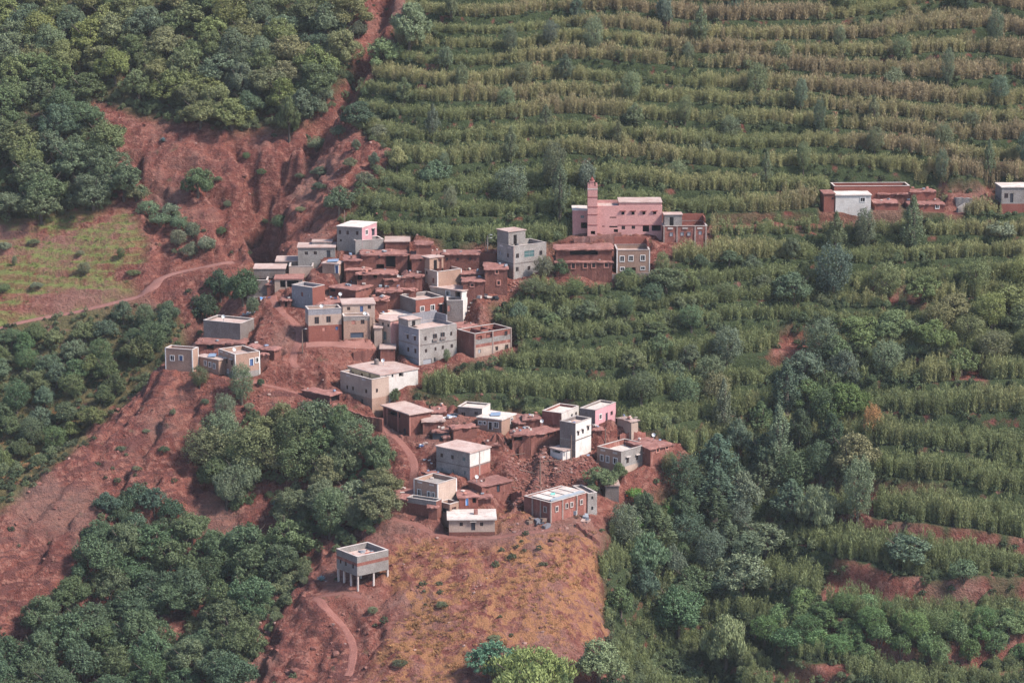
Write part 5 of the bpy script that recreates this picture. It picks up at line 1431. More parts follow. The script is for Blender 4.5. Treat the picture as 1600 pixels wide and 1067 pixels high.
def crown_points(rng, kind, n_cl, per):
    """leaf centres in a unit crown: width 1, height 1, base at 0"""
    C = []; Nn = []
    lob = rng.normal(size=(7, 3)); lob /= np.linalg.norm(lob, axis=1, keepdims=True); lob[:, 2] = np.abs(lob[:, 2]) * .8
    nl = int(rng.integers(8, 12)); an = np.arange(nl) * 2.4 + rng.uniform(0, 6); rr_ = np.sqrt((np.arange(nl) + .4) / nl) * .33 * rng.uniform(.8, 1.15, nl)
    LB = np.stack([np.cos(an) * rr_, np.sin(an) * rr_, .66 - rr_ * .95 + rng.uniform(-.16, .14, nl), rng.uniform(.10, .22, nl)], 1); miss = 0
    LB = np.concatenate([LB, [[0, 0, .42, .26]]])
    k = 0
    while k < n_cl:
        d = rng.normal(size=3); d /= np.linalg.norm(d)
        if kind == 'bush' and d[2] < -.35: continue
        if kind == 'round' and d[2] < -.75: continue
        k += 1
        if kind == 'round':
            L_ = LB[rng.integers(0, len(LB))]
            c = L_[:3] + d * L_[3] * rng.uniform(.72, 1.06) * np.array([1, 1, .92])
            dd_ = np.linalg.norm((LB[:, :3] - c) / LB[:, 3:4], axis=1)
            if (dd_ < .62).any() or c[2] < .08: k -= 1; miss += 1
            if miss > 4000: break
            if (dd_ < .62).any() or c[2] < .08: continue
            rc = rng.uniform(.035, .085)
        elif kind == 'bush':
            r = .37 * (1 + .3 * (np.maximum(0, (lob @ d)) ** 4).max()) * rng.uniform(.5, 1.0) ** .6
            c = np.array([d[0] * r, d[1] * r, .38 + d[2] * r * 1.1]); rc = rng.uniform(.10, .17)
        elif kind == 'poplar':
            t = rng.random(); w = .40 * (np.sin(np.pi * min(1, (t * .93 + .07)) ** .75)) + .04
            w *= rng.uniform(.5, 1) * (1 + .3 * np.sin(t * 17 + lob[0, 0] * 9)); ang = rng.uniform(0, 6.28)
            c = np.array([np.cos(ang) * w, np.sin(ang) * w, .12 + t * .84]); rc = rng.uniform(.05, .09)
        else:  # loose
            r = .40 * rng.uniform(.25, 1.0) ** .5 * (1 + .35 * (np.maximum(0, (lob @ d)) ** 6).max())
            c = np.array([d[0] * r, d[1] * r, .55 + d[2] * r * 1.1]); rc = rng.uniform(.06, .12)
        q = rng.normal(size=(per, 3)); q /= np.linalg.norm(q, axis=1, keepdims=True)
        rr = rng.uniform(.45, 1.05, size=(per, 1))
        zs = np.array([1, 1, .95 if kind != 'poplar' else 1.5])
        C.append(c + q * rr * rc * zs); Nn.append(q * .9 + (c - np.array([0, 0, .45])) * 1.0)
    C = np.concatenate(C); Nn = np.concatenate(Nn)
    ok = C[:, 2] > .04
    return C[ok], Nn[ok]

def trunk_mesh(name, rng, kind, w, h):
    mb = MB(); r = .028 * h + .05
    top = .5 * h if kind != 'poplar' else .85 * h
    if kind == 'bush':
        for k in range(5):
            a = k * 1.26; mb.tube([(0.05 * math.cos(a), .05 * math.sin(a), -.25), (.12 * w * math.cos(a), .12 * w * math.sin(a), .3 * h), (.28 * w * math.cos(a), .28 * w * math.sin(a), .65 * h)], [.06, .045, .02], 5)
    else:
        bx_, by_ = rng.uniform(-.05, .05) * w, rng.uniform(-.05, .05) * w
        mb.tube([(0, 0, -.6), (0, 0, .05 * h), (bx_ * .5, by_ * .5, .25 * h), (bx_, by_, top)], [r * 1.35, r, r * .8, r * .35], 7)
        for k in range(6 if kind != 'poplar' else 4):
            a = k * 1.05 + rng.uniform(-.3, .3); z0 = h * rng.uniform(.2, .4)
            e = .33 * w if kind != 'poplar' else .22 * w
            mb.tube([(bx_ * .5, by_ * .5, z0), (e * .45 * math.cos(a), e * .45 * math.sin(a), z0 + .14 * h), (e * math.cos(a), e * math.sin(a), z0 + .36 * h)], [r * .5, r * .35, r * .12], 5)
    return mb.mesh(name, [MATS['bark']])

PROTO = {}
SPEC = {  # kind, width, height, clumps, leaves per clump, leaf size, aspect
 'walnut': ('round', 8.5, 8.5, 420, 34, .135, .6), 'broad': ('round', 6.0, 6.0, 300, 30, .115, .6), 'loose': ('loose', 5.0, 6.0, 260, 24, .105, .5),
 'poplar': ('poplar', 2.8, 8.0, 200, 28, .10, .5), 'bush': ('bush', 2.6, 2.2, 80, 36, .075, .55), 'willow': ('round', 4.5, 5.5, 320, 34, .125, .28)}
for nm, (kind, w, h_, nc, per, ls, asp) in SPEC.items():
    PROTO[nm] = []
    for v_ in range(4 if nm in ('walnut', 'broad') else 3):
        rg = np.random.default_rng(100 + v_ * 13 + len(nm))
        C, Nn = crown_points(rg, kind, nc, per)
        C = C * np.array([w, w, h_]); Nn = Nn + rg.normal(size=Nn.shape) * .6
        if nm == 'willow': Nn[:, 2] *= .4
        upd = None if nm != 'willow' else np.tile(np.array([0, 0, 1.0]), (len(C), 1)) + C / w * np.array([.8, .8, 0])
        PROTO[nm].append((quads_mesh(nm + '_leaves', C, Nn, rg.uniform(.7, 1.35, len(C)) * ls, asp, rg, LEAF, upd), trunk_mesh(nm + '_wood', rg, kind, w, h_), w, h_))

NTREE = [0]
def tree(px, py, kind, wpx, hpx, color, label, group=None, name='tree', cat='tree', p=None, rnd=random):
    """a tree whose foot is seen at a pixel"""
    p = p if p is not None else hit(px, py)
    s = FPX / (p.y * CT - (p.z - CAMZ) * ST)
    lm, tm, w, h_ = PROTO[kind][NTREE[0] % len(PROTO[kind])]; NTREE[0] += 1
    root = empty(name, (p.x, p.y, p.z - .1), rnd.uniform(0, 6.28))
    sw = wpx / s / w; sh = hpx / s / h_
    root.scale = (sw * rnd.uniform(.93, 1.07), sw * rnd.uniform(.93, 1.07), sh)
    tag(root, label, cat, group)
    cr = bpy.data.objects.new('crown' if cat == 'tree' else 'foliage', lm); col.objects.link(cr); cr.parent = root
    v = rnd.uniform(.82, 1.18); cr.color = (color[0] * v * rnd.uniform(.92, 1.1), color[1] * v, color[2] * v * rnd.uniform(.9, 1.1), 1)
    tr = bpy.data.objects.new('trunk' if cat == 'tree' else 'stem', tm); col.objects.link(tr); tr.parent = root
    return root

G1 = (.125, .15, .065); G2 = (.145, .165, .06); G3 = (.09, .12, .058); GYE = (.20, .25, .085); GG = (.145, .16, .095); GO = (.15, .155, .075); GD = (.065, .095, .05); GB = (.17, .13, .07)
TAKEN = []
HCLEAR = np.maximum(HMASK, 0)                     # keep the ground before the houses open
for k in range(1, int(3.6 / STEP)):
    HCLEAR[:-k] = np.maximum(HCLEAR[:-k], HMASKC[k:])
ORD = ['first', 'second', 'third', 'fourth', 'fifth', 'sixth', 'seventh', 'eighth', 'ninth', 'tenth', 'eleventh', 'twelfth']
def fill(poly, dx, dy, kinds, wr, hr, cols, label, group, name='tree', cat='tree', limit=200, seed=1, per_row=8):
    r_ = random.Random(seed); xs = [q[0] for q in poly]; ys = [q[1] for q in poly]; got = []; n_ = 0
    cand = [(r_.uniform(min(xs), max(xs)), r_.uniform(min(ys), max(ys))) for _ in range(4000)]
    ok = inpoly([c_[0] for c_ in cand], [c_[1] for c_ in cand], poly)
    for (x, y), o_ in zip(cand, ok):
        if not o_ or n_ >= limit: continue
        if any(((x - a) / dx) ** 2 + ((y - b) / dy) ** 2 < 1 for a, b, _ in got): continue
        p = hit(x, y)
        if height(p.x, p.y, HCLEAR) > .1 or height(p.x, p.y, PATHM) > .3: continue
        if any((p.x - a) ** 2 + (p.y - b) ** 2 < 4 for a, b in TAKEN): continue
        got.append((x, y, p)); TAKEN.append((p.x, p.y)); n_ += 1
    got.sort(key=lambda q: q[1])
    nrow = max(1, round(len(got) / per_row))
    for rw in range(nrow):
        row = sorted(got[rw * len(got) // nrow:(rw + 1) * len(got) // nrow], key=lambda q: q[0])
        for k, (x, y, p) in enumerate(row):
            lb = '%s, %s from left' % (label, ORD[k]) + (', %s row from top' % ORD[rw] if nrow > 1 else '')
            tree(x, y, r_.choice(kinds), r_.uniform(*wr), r_.uniform(*hr), r_.choice(cols), lb, group, name, cat, p, r_)
    return n_

def T(x, y, k, w, h_, c, label, **kw):
    tree(x, y, k, w, h_, c, label, **kw); p = hit(x, y); TAKEN.append((p.x, p.y))
# --- trees one can pick out
T(310, 308, 'broad', 62, 62, G3, 'round dark bush like tree alone on the bare red bank above the gully')
T(452, 222, 'willow', 44, 90, G3, 'tall dark tree at the lower tip of the wood by the red gully')
T(487, 180, 'broad', 42, 40, (.10,.15,.10), 'small grey green tree beside the gully below the wood')
T(560, 60, 'broad', 34, 34, (.09,.10,.07), 'small tree standing in the bare red gully near the top')
T(440, 357, 'bush', 38, 26, G3, 'dark green bush on the bare bank above the pink sided house', cat='shrub', name='shrub')
T(378, 632, 'loose', 46, 66, (.11,.135,.075), 'lone thin leaved tree in front of the two storey tan house')
T(312, 606, 'loose', 32, 36, (.09,.11,.06), 'small straggly tree below the low tan house')
T(352, 660, 'loose', 40, 46, GG, 'pale grey green tree at the top of the spur grove')
T(820, 1092, 'willow', 150, 112, GYE, 'bright yellow green tree at the bottom of the photo')
T(768, 1062, 'broad', 80, 76, (.09,.17,.10), 'teal green bushy tree left of the bright yellow green one')
T(935, 1067, 'broad', 92, 88, (.13,.17,.09), 'rounded grey green tree right of the bright yellow green one')
T(1060, 1075, 'broad', 90, 60, (.135,.16,.085), 'pale leafed round tree at the bottom edge beside the small lawn')
T(870, 1092, 'willow', 70, 80, (.17,.23,.09), 'yellow green tree hugging the brightest tree from the right')
T(936, 768, 'broad', 62, 48, (.10,.135,.06), 'round garden tree in front of the tan and grey house')
T(965, 752, 'broad', 32, 38, (.09,.125,.06), 'small dark tree behind the garden tree')
T(1045, 742, 'loose', 32, 38, GO, 'thin bush like tree beside the red block house')
T(1040, 455, 'broad', 78, 50, G3, 'wide dark tree right of the tan three storey house')
T(850, 435, 'loose', 34, 36, GG, 'pale grey tree in front of the bare concrete house')
T(878, 432, 'broad', 32, 34, G3, 'small dark tree right of the pale grey tree')
T(600, 548, 'bush', 12, 12, GG, 'grey bush on the dirt yard beside the salmon house', cat='shrub', name='shrub')
T(698, 566, 'loose', 14, 22, G1, 'small young tree at the foot of the big blue grey house')
T(618, 632, 'broad', 20, 32, G3, 'dark bush tree against the balustraded terrace house')
T(380, 480, 'walnut', 62, 80, GD, 'big dark tree in the gully below the corner house')
T(345, 468, 'broad', 50, 60, GD, 'dark tree in the gully left of the big one')
T(320, 505, 'broad', 56, 62, GD, 'dark low tree at the gully bend by the road end')
T(395, 492, 'bush', 24, 34, (.11,.13,.07), 'pale bush at the foot of the gully corner house', cat='shrub', name='shrub')
T(1275, 838, 'willow', 80, 110, (.17,.215,.11), 'tall pale willow like tree on the right slope')
T(1340, 820, 'loose', 56, 110, (.135,.16,.09), 'tall grey leafed tree right of the pale willow')
T(1415, 882, 'broad', 110, 62, (.11,.15,.09), 'wide spreading tree on the bare terrace at lower right')
T(1505, 908, 'bush', 52, 42, (.085,.13,.07), 'round dense bush on the bare terrace edge', cat='shrub', name='shrub')
T(1130, 690, 'poplar', 36, 100, (.125,.145,.085), 'tall silvery tree beside the lower village')
T(1215, 740, 'poplar', 46, 110, (.13,.155,.09), 'tall silvery poplar in the green gully')
T(1135, 575, 'loose', 54, 66, (.12,.14,.085), 'round silver grey tree above the green gully')
T(1300, 470, 'loose', 66, 90, (.08,.11,.075), 'tall dark tree at the head of the green gully')
T(1240, 470, 'broad', 84, 54, (.10,.15,.08), 'broad light green tree near the head of the gully')
T(1340, 545, 'walnut', 90, 70, (.135,.17,.065), 'largest spreading walnut like tree on the right slope')
T(1400, 535, 'walnut', 84, 62, (.13,.17,.07), 'spreading tree just right of the largest one')
T(1455, 550, 'walnut', 78, 64, (.14,.175,.065), 'spreading light green tree, third from the largest one rightwards')
T(1300, 570, 'broad', 64, 60, (.115,.15,.065), 'rounded tree left of the largest one')
T(1385, 590, 'loose', 60, 60, (.12,.15,.08), 'loose grey tree in front of the largest one')
T(1315, 655, 'walnut', 84, 70, (.115,.165,.055), 'deep green spreading tree below the largest one')
T(1265, 640, 'broad', 60, 58, (.105,.155,.06), 'deep green tree left of the spreading one')
T(1330, 745, 'broad', 90, 86, (.17,.15,.075), 'olive and orange tinged tree in the green gully')
T(1362, 690, 'loose', 34, 60, (.30,.17,.07), 'small orange leaved tree on the right slope')
T(1195, 860, 'broad', 100, 60, (.12,.145,.08), 'rounded tree at the lower end of the green gully')
T(1160, 935, 'broad', 110, 86, (.125,.155,.085), 'pale round tree above the bottom lawn')
T(1135, 1045, 'willow', 90, 110, (.155,.19,.10), 'tall pale reed like tree at bottom right of the lawn')
T(1010, 900, 'willow', 90, 90, (.12,.17,.09), 'green feathery tree beside the dry grass knoll')
T(970, 960, 'broad', 60, 60, (.09,.13,.06), 'dark tree at the right edge of the dry grass knoll')
T(1060, 1000, 'walnut', 110, 110, (.07,.115,.055), 'big dark tree left of the bottom lawn')
T(975, 860, 'loose', 56, 76, (.13,.155,.10), 'thin grey green tree below the dry stone wall')
T(865, 300, 'loose', 44, 80, (.125,.14,.08), 'tall loose grey tree on the terraces left of the mosque')
T(800, 325, 'loose', 64, 66, (.12,.14,.08), 'spreading grey tree on the terraces above the concrete house')
T(875, 340, 'poplar', 34, 90, (.125,.145,.08), 'silvery tree just left of the mosque')
T(620, 268, 'broad', 36, 48, (.22,.23,.11), 'pale yellow tree at the left edge of the terraces')
T(680, 290, 'broad', 60, 50, (.10,.135,.085), 'grey green bushy tree near the left edge of the terraces')
T(640, 75, 'walnut', 80, 84, (.13,.165,.085), 'large pale tree at the top left corner of the terraces')
T(600, 110, 'broad', 60, 60, (.13,.17,.08), 'light green tree by the gully at the left end of the terraces')
T(560, 200, 'broad', 60, 50, (.075,.11,.07), 'dark tree at the gully edge beside the terraces')
T(530, 335, 'broad', 60, 56, (.10,.13,.075), 'grey green tree above the pink sided house')
T(1305, 400, 'poplar', 34, 70, (.13,.15,.085), 'slim grey tree in front of the white walled compound house')
T(1425, 395, 'poplar', 40, 90, (.13,.155,.085), 'tall slim tree in front of the red compound')
T(1350, 395, 'loose', 40, 70, (.11,.13,.075), 'dark slim tree below the white walled compound house')
T(1565, 370, 'bush', 52, 28, GG, 'wide pale bush under the right edge house', cat='shrub', name='shrub')
# --- woods: trees nothing in the photo tells apart share a label
fill([(-40,20),(540,20),(555,60),(548,110),(520,130),(470,195),(400,208),(330,205),(270,190),(200,150),(140,125),(60,125),(-40,125)], 36, 19, ['walnut','walnut','broad'], (58,92), (52,74), [G1,G2,GO,(.10,.13,.075)], 'upper left wood tree', 'trees of the upper left wood', limit=72, seed=3, name='walnut_tree')
fill([(-40,125),(60,125),(135,160),(150,215),(190,280),(215,320),(150,335),(110,352),(-40,360)], 38, 20, ['walnut','broad'], (62,96), (54,76), [G3,(.09,.125,.07),(.105,.135,.075),G1], 'left slope wood tree', 'trees of the left slope wood', limit=30, seed=4, name='walnut_tree')
fill([(-30,560),(60,520),(130,505),(262,492),(286,516),(255,555),(190,610),(150,668),(100,710),(60,700),(-30,790)], 30, 18, ['broad','broad','loose','walnut'], (34,58), (34,52), [G1,G3,(.10,.135,.08),(.085,.13,.06)], 'small orchard tree below the road', 'orchard trees at left', limit=46, seed=5, name='orchard_tree')
fill([(330,705),(400,675),(470,668),(540,690),(600,735),(612,790),(560,850),(500,860),(420,800),(350,800),(320,745)], 36, 24, ['walnut','broad','loose'], (60,94), (60,86), [(.135,.16,.095),(.12,.145,.08),GO,G3], 'spur grove tree', 'trees of the spur grove', limit=26, seed=6)
fill([(170,830),(230,850),(300,850),(370,850),(450,860),(470,900),(440,930),(390,990),(370,1090),(-20,1120),(-10,1060),(90,970)], 40, 26, ['walnut','broad','walnut'], (70,105), (62,92), [G3,GD,(.075,.115,.06),(.085,.125,.06)], 'dark ravine tree at lower left', 'trees of the lower left ravine', limit=44, seed=7)
fill([(1010,800),(1100,760),(1150,700),(1200,640),(1290,560),(1330,600),(1300,720),(1250,800),(1190,880),(1120,980),(1000,960),(985,880)], 42, 28, ['broad','loose','walnut','poplar'], (46,80), (52,80), [G3,(.085,.12,.075),GD,(.11,.14,.09)], 'green gully tree', 'trees of the green gully', limit=34, seed=8)
fill([(1380,470),(1600,440),(1620,560),(1500,600),(1450,500)], 50, 30, ['broad','loose'], (46,70), (46,64), [G1,G2,GO], 'leafy tree at the right edge', 'trees at the right edge', limit=14, seed=9)
fill([(1180,1010),(1250,930),(1300,955),(1400,965),(1600,975),(1640,1040),(1480,1045),(1350,1035),(1260,1020)], 34, 17, ['broad','bush','loose'], (36,56), (34,52), [(.10,.16,.06),(.085,.14,.055),(.12,.17,.07)], 'fruit tree on the lowest terraces', 'fruit trees on the lowest terraces', limit=42, seed=10, name='fruit_tree')
fill([(660,20),(1640,10),(1640,330),(1300,330),(1050,320),(900,320),(700,340),(600,300)], 70, 34, ['poplar','loose','loose','bush'], (20,36), (34,64), [(.125,.145,.08),(.105,.135,.09),(.135,.16,.085)], 'slim tree on the upper terraces', 'trees scattered on the upper terraces', limit=52, seed=11, name='slim_tree')
fill([(780,470),(860,445),(1010,440),(1090,420),(1280,380),(1290,430),(1200,500),(1100,530),(900,520),(820,520)], 46, 26, ['broad','loose','broad'], (28,50), (26,42), [G1,(.11,.14,.08),(.09,.13,.07)], 'thicket tree beside the upper village', 'trees of the thicket right of the upper village', limit=20, seed=12)
fill([(1010,560),(1100,560),(1120,640),(1040,660),(960,610)], 50, 30, ['loose','broad'], (40,60), (40,60), [GO,(.10,.13,.07)], 'bushy tree above the lower village', 'trees above the lower village', limit=8, seed=13)
fill([(960,790),(1010,770),(1060,760),(1075,800),(1000,830),(960,830)], 24, 14, ['bush','bush'], (22,36), (18,28), [(.10,.20,.05),(.09,.16,.06),G3], 'bright garden bush', 'garden bushes', 'shrub', 'shrub', 12, 14)
fill([(165,800),(200,770),(260,800),(300,860),(200,850)], 26, 18, ['broad','bush'], (30,52), (30,52), [GD,(.06,.095,.06)], 'dark bush on the red cliff', 'bushes on the red cliff', 'shrub', 'shrub', 10, 15)
fill([(180,270),(250,320),(300,370),(330,400),(290,410),(240,350)], 26, 16, ['bush'], (26,44), (20,32), [GG,(.11,.15,.08)], 'rounded gully rim bush', 'bushes along the gully rim', 'shrub', 'shrub', 10, 16)
fill([(200,230),(480,230),(470,330),(330,400),(250,330)], 50, 26, ['bush'], (12,24), (9,16), [GG,(.09,.11,.06),G3], 'scrub bush on the bare bank', 'scrub bushes on the bare banks', 'shrub', 'shrub', 9, 17)
fill([(300,600),(600,600),(560,640),(330,720),(200,760),(180,700)], 46, 30, ['bush'], (10,22), (8,16), [GG,(.08,.10,.06),GD], 'scrub bush on the spur flank', 'scrub bushes on the spur flank', 'shrub', 'shrub', 12, 18)
fill([(480,900),(640,850),(940,850),(930,1000),(700,1040),(420,1040)], 60, 36, ['bush'], (10,26), (8,16), [GG,(.10,.11,.06)], 'scrub bush on the knoll', 'scrub bushes on the knoll', 'shrub', 'shrub', 5, 19)
fill([(0,380),(200,380),(220,450),(100,480),(0,490)], 44, 22, ['bush','loose','bush'], (7,30), (6,22), [(.10,.13,.06),GG,(.12,.14,.06)], 'bush on the grassy steps', 'bushes on the grassy steps', 'shrub', 'shrub', 9, 20)
fill([(500,150),(600,200),(590,290),(520,330),(480,300)], 36, 22, ['bush','broad'], (18,36), (14,30), [GG,(.09,.115,.07)], 'scrub bush right of the gully', 'scrub bushes right of the gully', 'shrub', 'shrub', 14, 21)

# --- agaves
def agave(px, py, size, label):
    p = hit(px, py); root = empty('agave_plant', p); tag(root, label, 'agave', 'blue grey agaves')
    r_ = random.Random(int(px)); s = FPX / (p.y * CT - (p.z - CAMZ) * ST); L = size / s
    mb = MB()
    for k in range(26):
        a = k * 2.4; e = .25 + 1.1 * (k / 26) ** .8; d = Vector((math.cos(a) * math.cos(e), math.sin(a) * math.cos(e), math.sin(e)))
        sd = Vector((-math.sin(a), math.cos(a), 0)); ln = L * (.75 + .25 * r_.random())
        b0, b1, b2 = Vector((0, 0, .1)), d * ln * .5 + Vector((0, 0, .12)), d * ln
        w = L * .11
        mb.poly([b0 - sd * w * .6, b0 + sd * w * .6, b1 + sd * w, b1 - sd * w]); mb.poly([b1 - sd * w, b1 + sd * w, b2])
    mb.build('leaf_rosette', [MATS['agave']], root)
plain('agave', (0.16, 0.24, 0.25), 0.6, 0.3)
agave(455, 818, 13, 'big blue grey agave in the grove clearing on the spur flank')
agave(428, 790, 10, 'agave just above the big one in the grove clearing')
agave(422, 775, 9, 'small agave under the grove trees')
agave(502, 908, 12, 'agave left of the stilted house')
agave(985, 798, 9, 'agave in the garden right of the long brick house')
agave(65, 618, 10, 'agave in the orchard below the road')
agave(255, 222, 9, 'pale agave on the bare bank under the wood')
# ------------------------------------------------------------------ stuff: crops, weeds, straw, stones
def scatter(name, label, protos, pts, scl, tone, var, kind='stuff', zs=None):
    """one object: points carrying instances"""
    n_ = len(pts)
    me = bpy.data.meshes.new(name); me.vertices.add(n_); me.vertices.foreach_set('co', np.asarray(pts, np.float32).ravel())
    a = me.attributes.new('scl', 'FLOAT_VECTOR', 'POINT'); z = scl if zs is None else zs
    a.data.foreach_set('vector', np.stack([scl, scl, z], 1).astype(np.float32).ravel())
    a = me.attributes.new('rot', 'FLOAT_VECTOR', 'POINT'); r3 = np.zeros((n_, 3), np.float32); r3[:, 2] = RNG.uniform(0, 6.28, n_); a.data.foreach_set('vector', r3.ravel())
    a = me.attributes.new('tone', 'FLOAT_COLOR', 'POINT'); a.data.foreach_set('color', np.concatenate([tone, np.ones((n_, 1))], 1).astype(np.float32).ravel())
    a = me.attributes.new('var', 'INT', 'POINT'); a.data.foreach_set('value', np.asarray(var, np.int32))
    o = bpy.data.objects.new(name, me); col.objects.link(o); tag(o, label, None, None, kind)
    ng = bpy.data.node_groups.new(name, 'GeometryNodeTree')
    ng.interface.new_socket('Geometry', in_out='INPUT', socket_type='NodeSocketGeometry'); ng.interface.new_socket('Geometry', in_out='OUTPUT', socket_type='NodeSocketGeometry')
    gi = ng.nodes.new('NodeGroupInput'); go = ng.nodes.new('NodeGroupOutput'); jn = ng.nodes.new('GeometryNodeJoinGeometry')
    def named(nm, t):
        q = ng.nodes.new('GeometryNodeInputNamedAttribute'); q.data_type = t; q.inputs[0].default_value = nm; return q.outputs[0]
    va, sa, ra = named('var', 'INT'), named('scl', 'FLOAT_VECTOR'), named('rot', 'FLOAT_VECTOR')
    for k, pr in enumerate(protos):
        oi = ng.nodes.new('GeometryNodeObjectInfo'); oi.inputs['Object'].default_value = pr; oi.inputs['As Instance'].default_value = True
        ip = ng.nodes.new('GeometryNodeInstanceOnPoints')
        cmp_ = ng.nodes.new('FunctionNodeCompare'); cmp_.data_type = 'INT'; cmp_.operation = 'EQUAL'
        ng.links.new(va, cmp_.inputs[2]); cmp_.inputs[3].default_value = k
        ng.links.new(gi.outputs[0], ip.inputs['Points']); ng.links.new(cmp_.outputs[0], ip.inputs['Selection']); ng.links.new(oi.outputs['Geometry'], ip.inputs['Instance'])
        ng.links.new(ra, ip.inputs['Rotation']); ng.links.new(sa, ip.inputs['Scale']); ng.links.new(ip.outputs[0], jn.inputs[0])
    ng.links.new(jn.outputs[0], go.inputs[0])
    md = o.modifiers.new('scatter', 'NODES'); md.node_group = ng
    return o
def proto(name, me):
    return bpy.data.objects.new(name, me)

CANE = []
for v_ in range(5):
    rg = np.random.default_rng(300 + v_); C = []; D = []
    for k in range(22):
        a = rg.uniform(0, 6.28); r = .58 * rg.random() ** .6; hgt = rg.uniform(1.5, 2.7) * (1.12 - .35 * r); lean = rg.uniform(.02, .22)
        for t in rg.uniform(.08, 1.0, 14):
            z = t * hgt; C.append((math.cos(a) * (r + lean * z * .5) + rg.normal() * .06, math.sin(a) * (r + lean * z * .5) + rg.normal() * .06, z)); D.append((math.cos(a) * .45 + rg.normal() * .3, math.sin(a) * .45 + rg.normal() * .3, 1.2))
    C = np.array(C); D = np.array(D); nr = rg.normal(size=C.shape); nr[:, 2] = np.abs(nr[:, 2]) * .7 + .15
    CANE.append(proto('cane_clump', quads_mesh('cane_clump', C, nr, rg.uniform(.12, .25, len(C)), .22, rg, CROPLEAF, D)))
WEED = []
for v_ in range(4):
    rg = np.random.default_rng(340 + v_); C, Nn = crown_points(rg, 'bush', 22, 12); C *= np.array([1.5, 1.5, 1.1])
    WEED.append(proto('weed_clump', quads_mesh('weed_clump', C, Nn + rg.normal(size=Nn.shape) * .4, rg.uniform(.09, .17, len(C)), .55, rg, CROPLEAF)))
TUFT = []
for v_ in range(3):
    rg = np.random.default_rng(360 + v_); n_ = 34; a = rg.uniform(0, 6.28, n_); r = rg.uniform(0, .35, n_)
    C = np.stack([np.cos(a) * r, np.sin(a) * r, rg.uniform(.08, .26, n_)], 1); D = np.stack([np.cos(a) * .6, np.sin(a) * .6, np.ones(n_)], 1); nr = rg.normal(size=C.shape); nr[:, 2] = np.abs(nr[:, 2])
    TUFT.append(proto('straw_tuft', quads_mesh('straw_tuft', C, nr, rg.uniform(.12, .26, n_), .14, rg, CROPLEAF, D)))
STONE = []
surface('stone', (0.185, 0.072, 0.058), (0.25, 0.115, 0.092), 1.0, (0.12, 0.055, 0.05), .6)
surface('stone_pale', (0.34, 0.22, 0.19), (0.28, 0.16, 0.135), 1.0, (0.2, 0.12, 0.1), .5)
for v_ in range(4):
    bm = bmesh.new(); bmesh.ops.create_icosphere(bm, subdivisions=1, radius=.5)
    rg = random.Random(v_)
    if v_ == 3: MATS['stone'] = MATS['stone_pale']
    for v in bm.verts: v.co *= rg.uniform(.65, 1.2); v.co.z *= .7
    me = bpy.data.meshes.new('stone'); bm.to_mesh(me); bm.free(); me.materials.append(MATS['stone']); STONE.append(proto('stone', me))

def gsample(mask, n_):
    """random ground points where mask (a grid of chances) allows, in the part the valley side faces"""
    x = RNG.uniform(X0 + 1, X1 - 1, n_); y = RNG.uniform(Y0 + 1, Y1 - 1, n_)
    ok = RNG.random(n_) < height(x, y, mask)
    x, y = x[ok], y[ok]; z = height(x, y)
    px, py = project(x, y, z)
    ok = (px > -90) & (px < 1690) & (py > -60) & (py < 1190)
    return x[ok], y[ok], z[ok], px[ok], py[ok]

slope_t = np.where(ZM['field'] > .5, 1.0, 0.0)
# planted strips: on the treads, not on the risers, not under the trees of the gully
GULLY_VEG = [(1240,480),(1340,450),(1480,500),(1480,570),(1370,640),(1330,760),(1280,880),(1200,1010),(1150,1090),(950,1090),(945,880),(1010,800),(1100,730),(1180,640)]
LOWVEG = [(1180,1020),(1280,890),(1600,890),(1640,1090),(1180,1090)]
gv = inpoly(PXg, PYg, GULLY_VEG); lv = inpoly(PXg, PYg, LOWVEG)
THK = inpoly(PXg, PYg, [(770,480),(870,440),(1040,420),(1090,450),(1130,520),(1000,540),(860,535)])
gapn = fbm(GX / 9, GY / 4, 3, 131)
cane_m = (((TT > .08 + .12 * fbm(GX / 3, GY / 3, 2, 141)) & (TT < .82 + .16 * fbm(GX / 4, GY / 4, 2, 145))) & (ZM['field'] > .6)).astype(float) * (1 - np.clip(np.maximum(HMASK, HCLEAR * .95) * 1.5, 0, 1)) * (1 - PATHM) * (1 - bare)
cane_m = cane_m * np.where(gapn > -.42, 1, .12)
cane_m[gv] *= .35; cane_m[lv] *= .30; cane_m[THK] *= .7
x, y, z, px, py = gsample(cane_m * .98, 190000)
n_ = len(x)
kk = TK[np.clip(((y - Y0) / STEP).astype(int), 0, NY - 1), np.clip(((x - X0) / STEP).astype(int), 0, NX - 1)]
strip = vnoise(x / 26 + kk * 13.7, kk * 3.1 + y * 0, 151)                 # each strip of a terrace has its own age
patch = fbm(x / 40, y / 40, 2, 161)
gold = np.clip(.72 - (py - 40) / 620 + (px - 1000) / 2600 + (strip - .5) * 1.0 + patch * .25 + RNG.normal(size=n_) * .10, 0, 1)
cg = np.array([.145, .165, .070]); cy = np.array([.225, .215, .096]); cb = np.array([.245, .19, .11])
t = gold[:, None]
tone = np.where(t < .5, cg * (1 - t * 2) + cy * t * 2, cy * (2 - t * 2) + cb * (t * 2 - 1))
tone = tone * RNG.uniform(.8, 1.2, (n_, 1)) * (0.85 + .3 * vnoise(x / 3, y / 3, 171))[:, None]
hs_ = (.78 + .75 * strip) * RNG.uniform(.7, 1.25, n_) * (.8 + .35 * vnoise(x / 2.5, y / 2.5, 175)) * np.where(py > 560, 1.1, .95)
scatter('cane_rows', 'feathery green and straw coloured saplings planted in rows along the terraces', CANE, np.stack([x, y, z - .1], 1), RNG.uniform(.65, 1.3, n_), tone, RNG.integers(0, 5, n_), zs=hs_)
print('canes', n_)

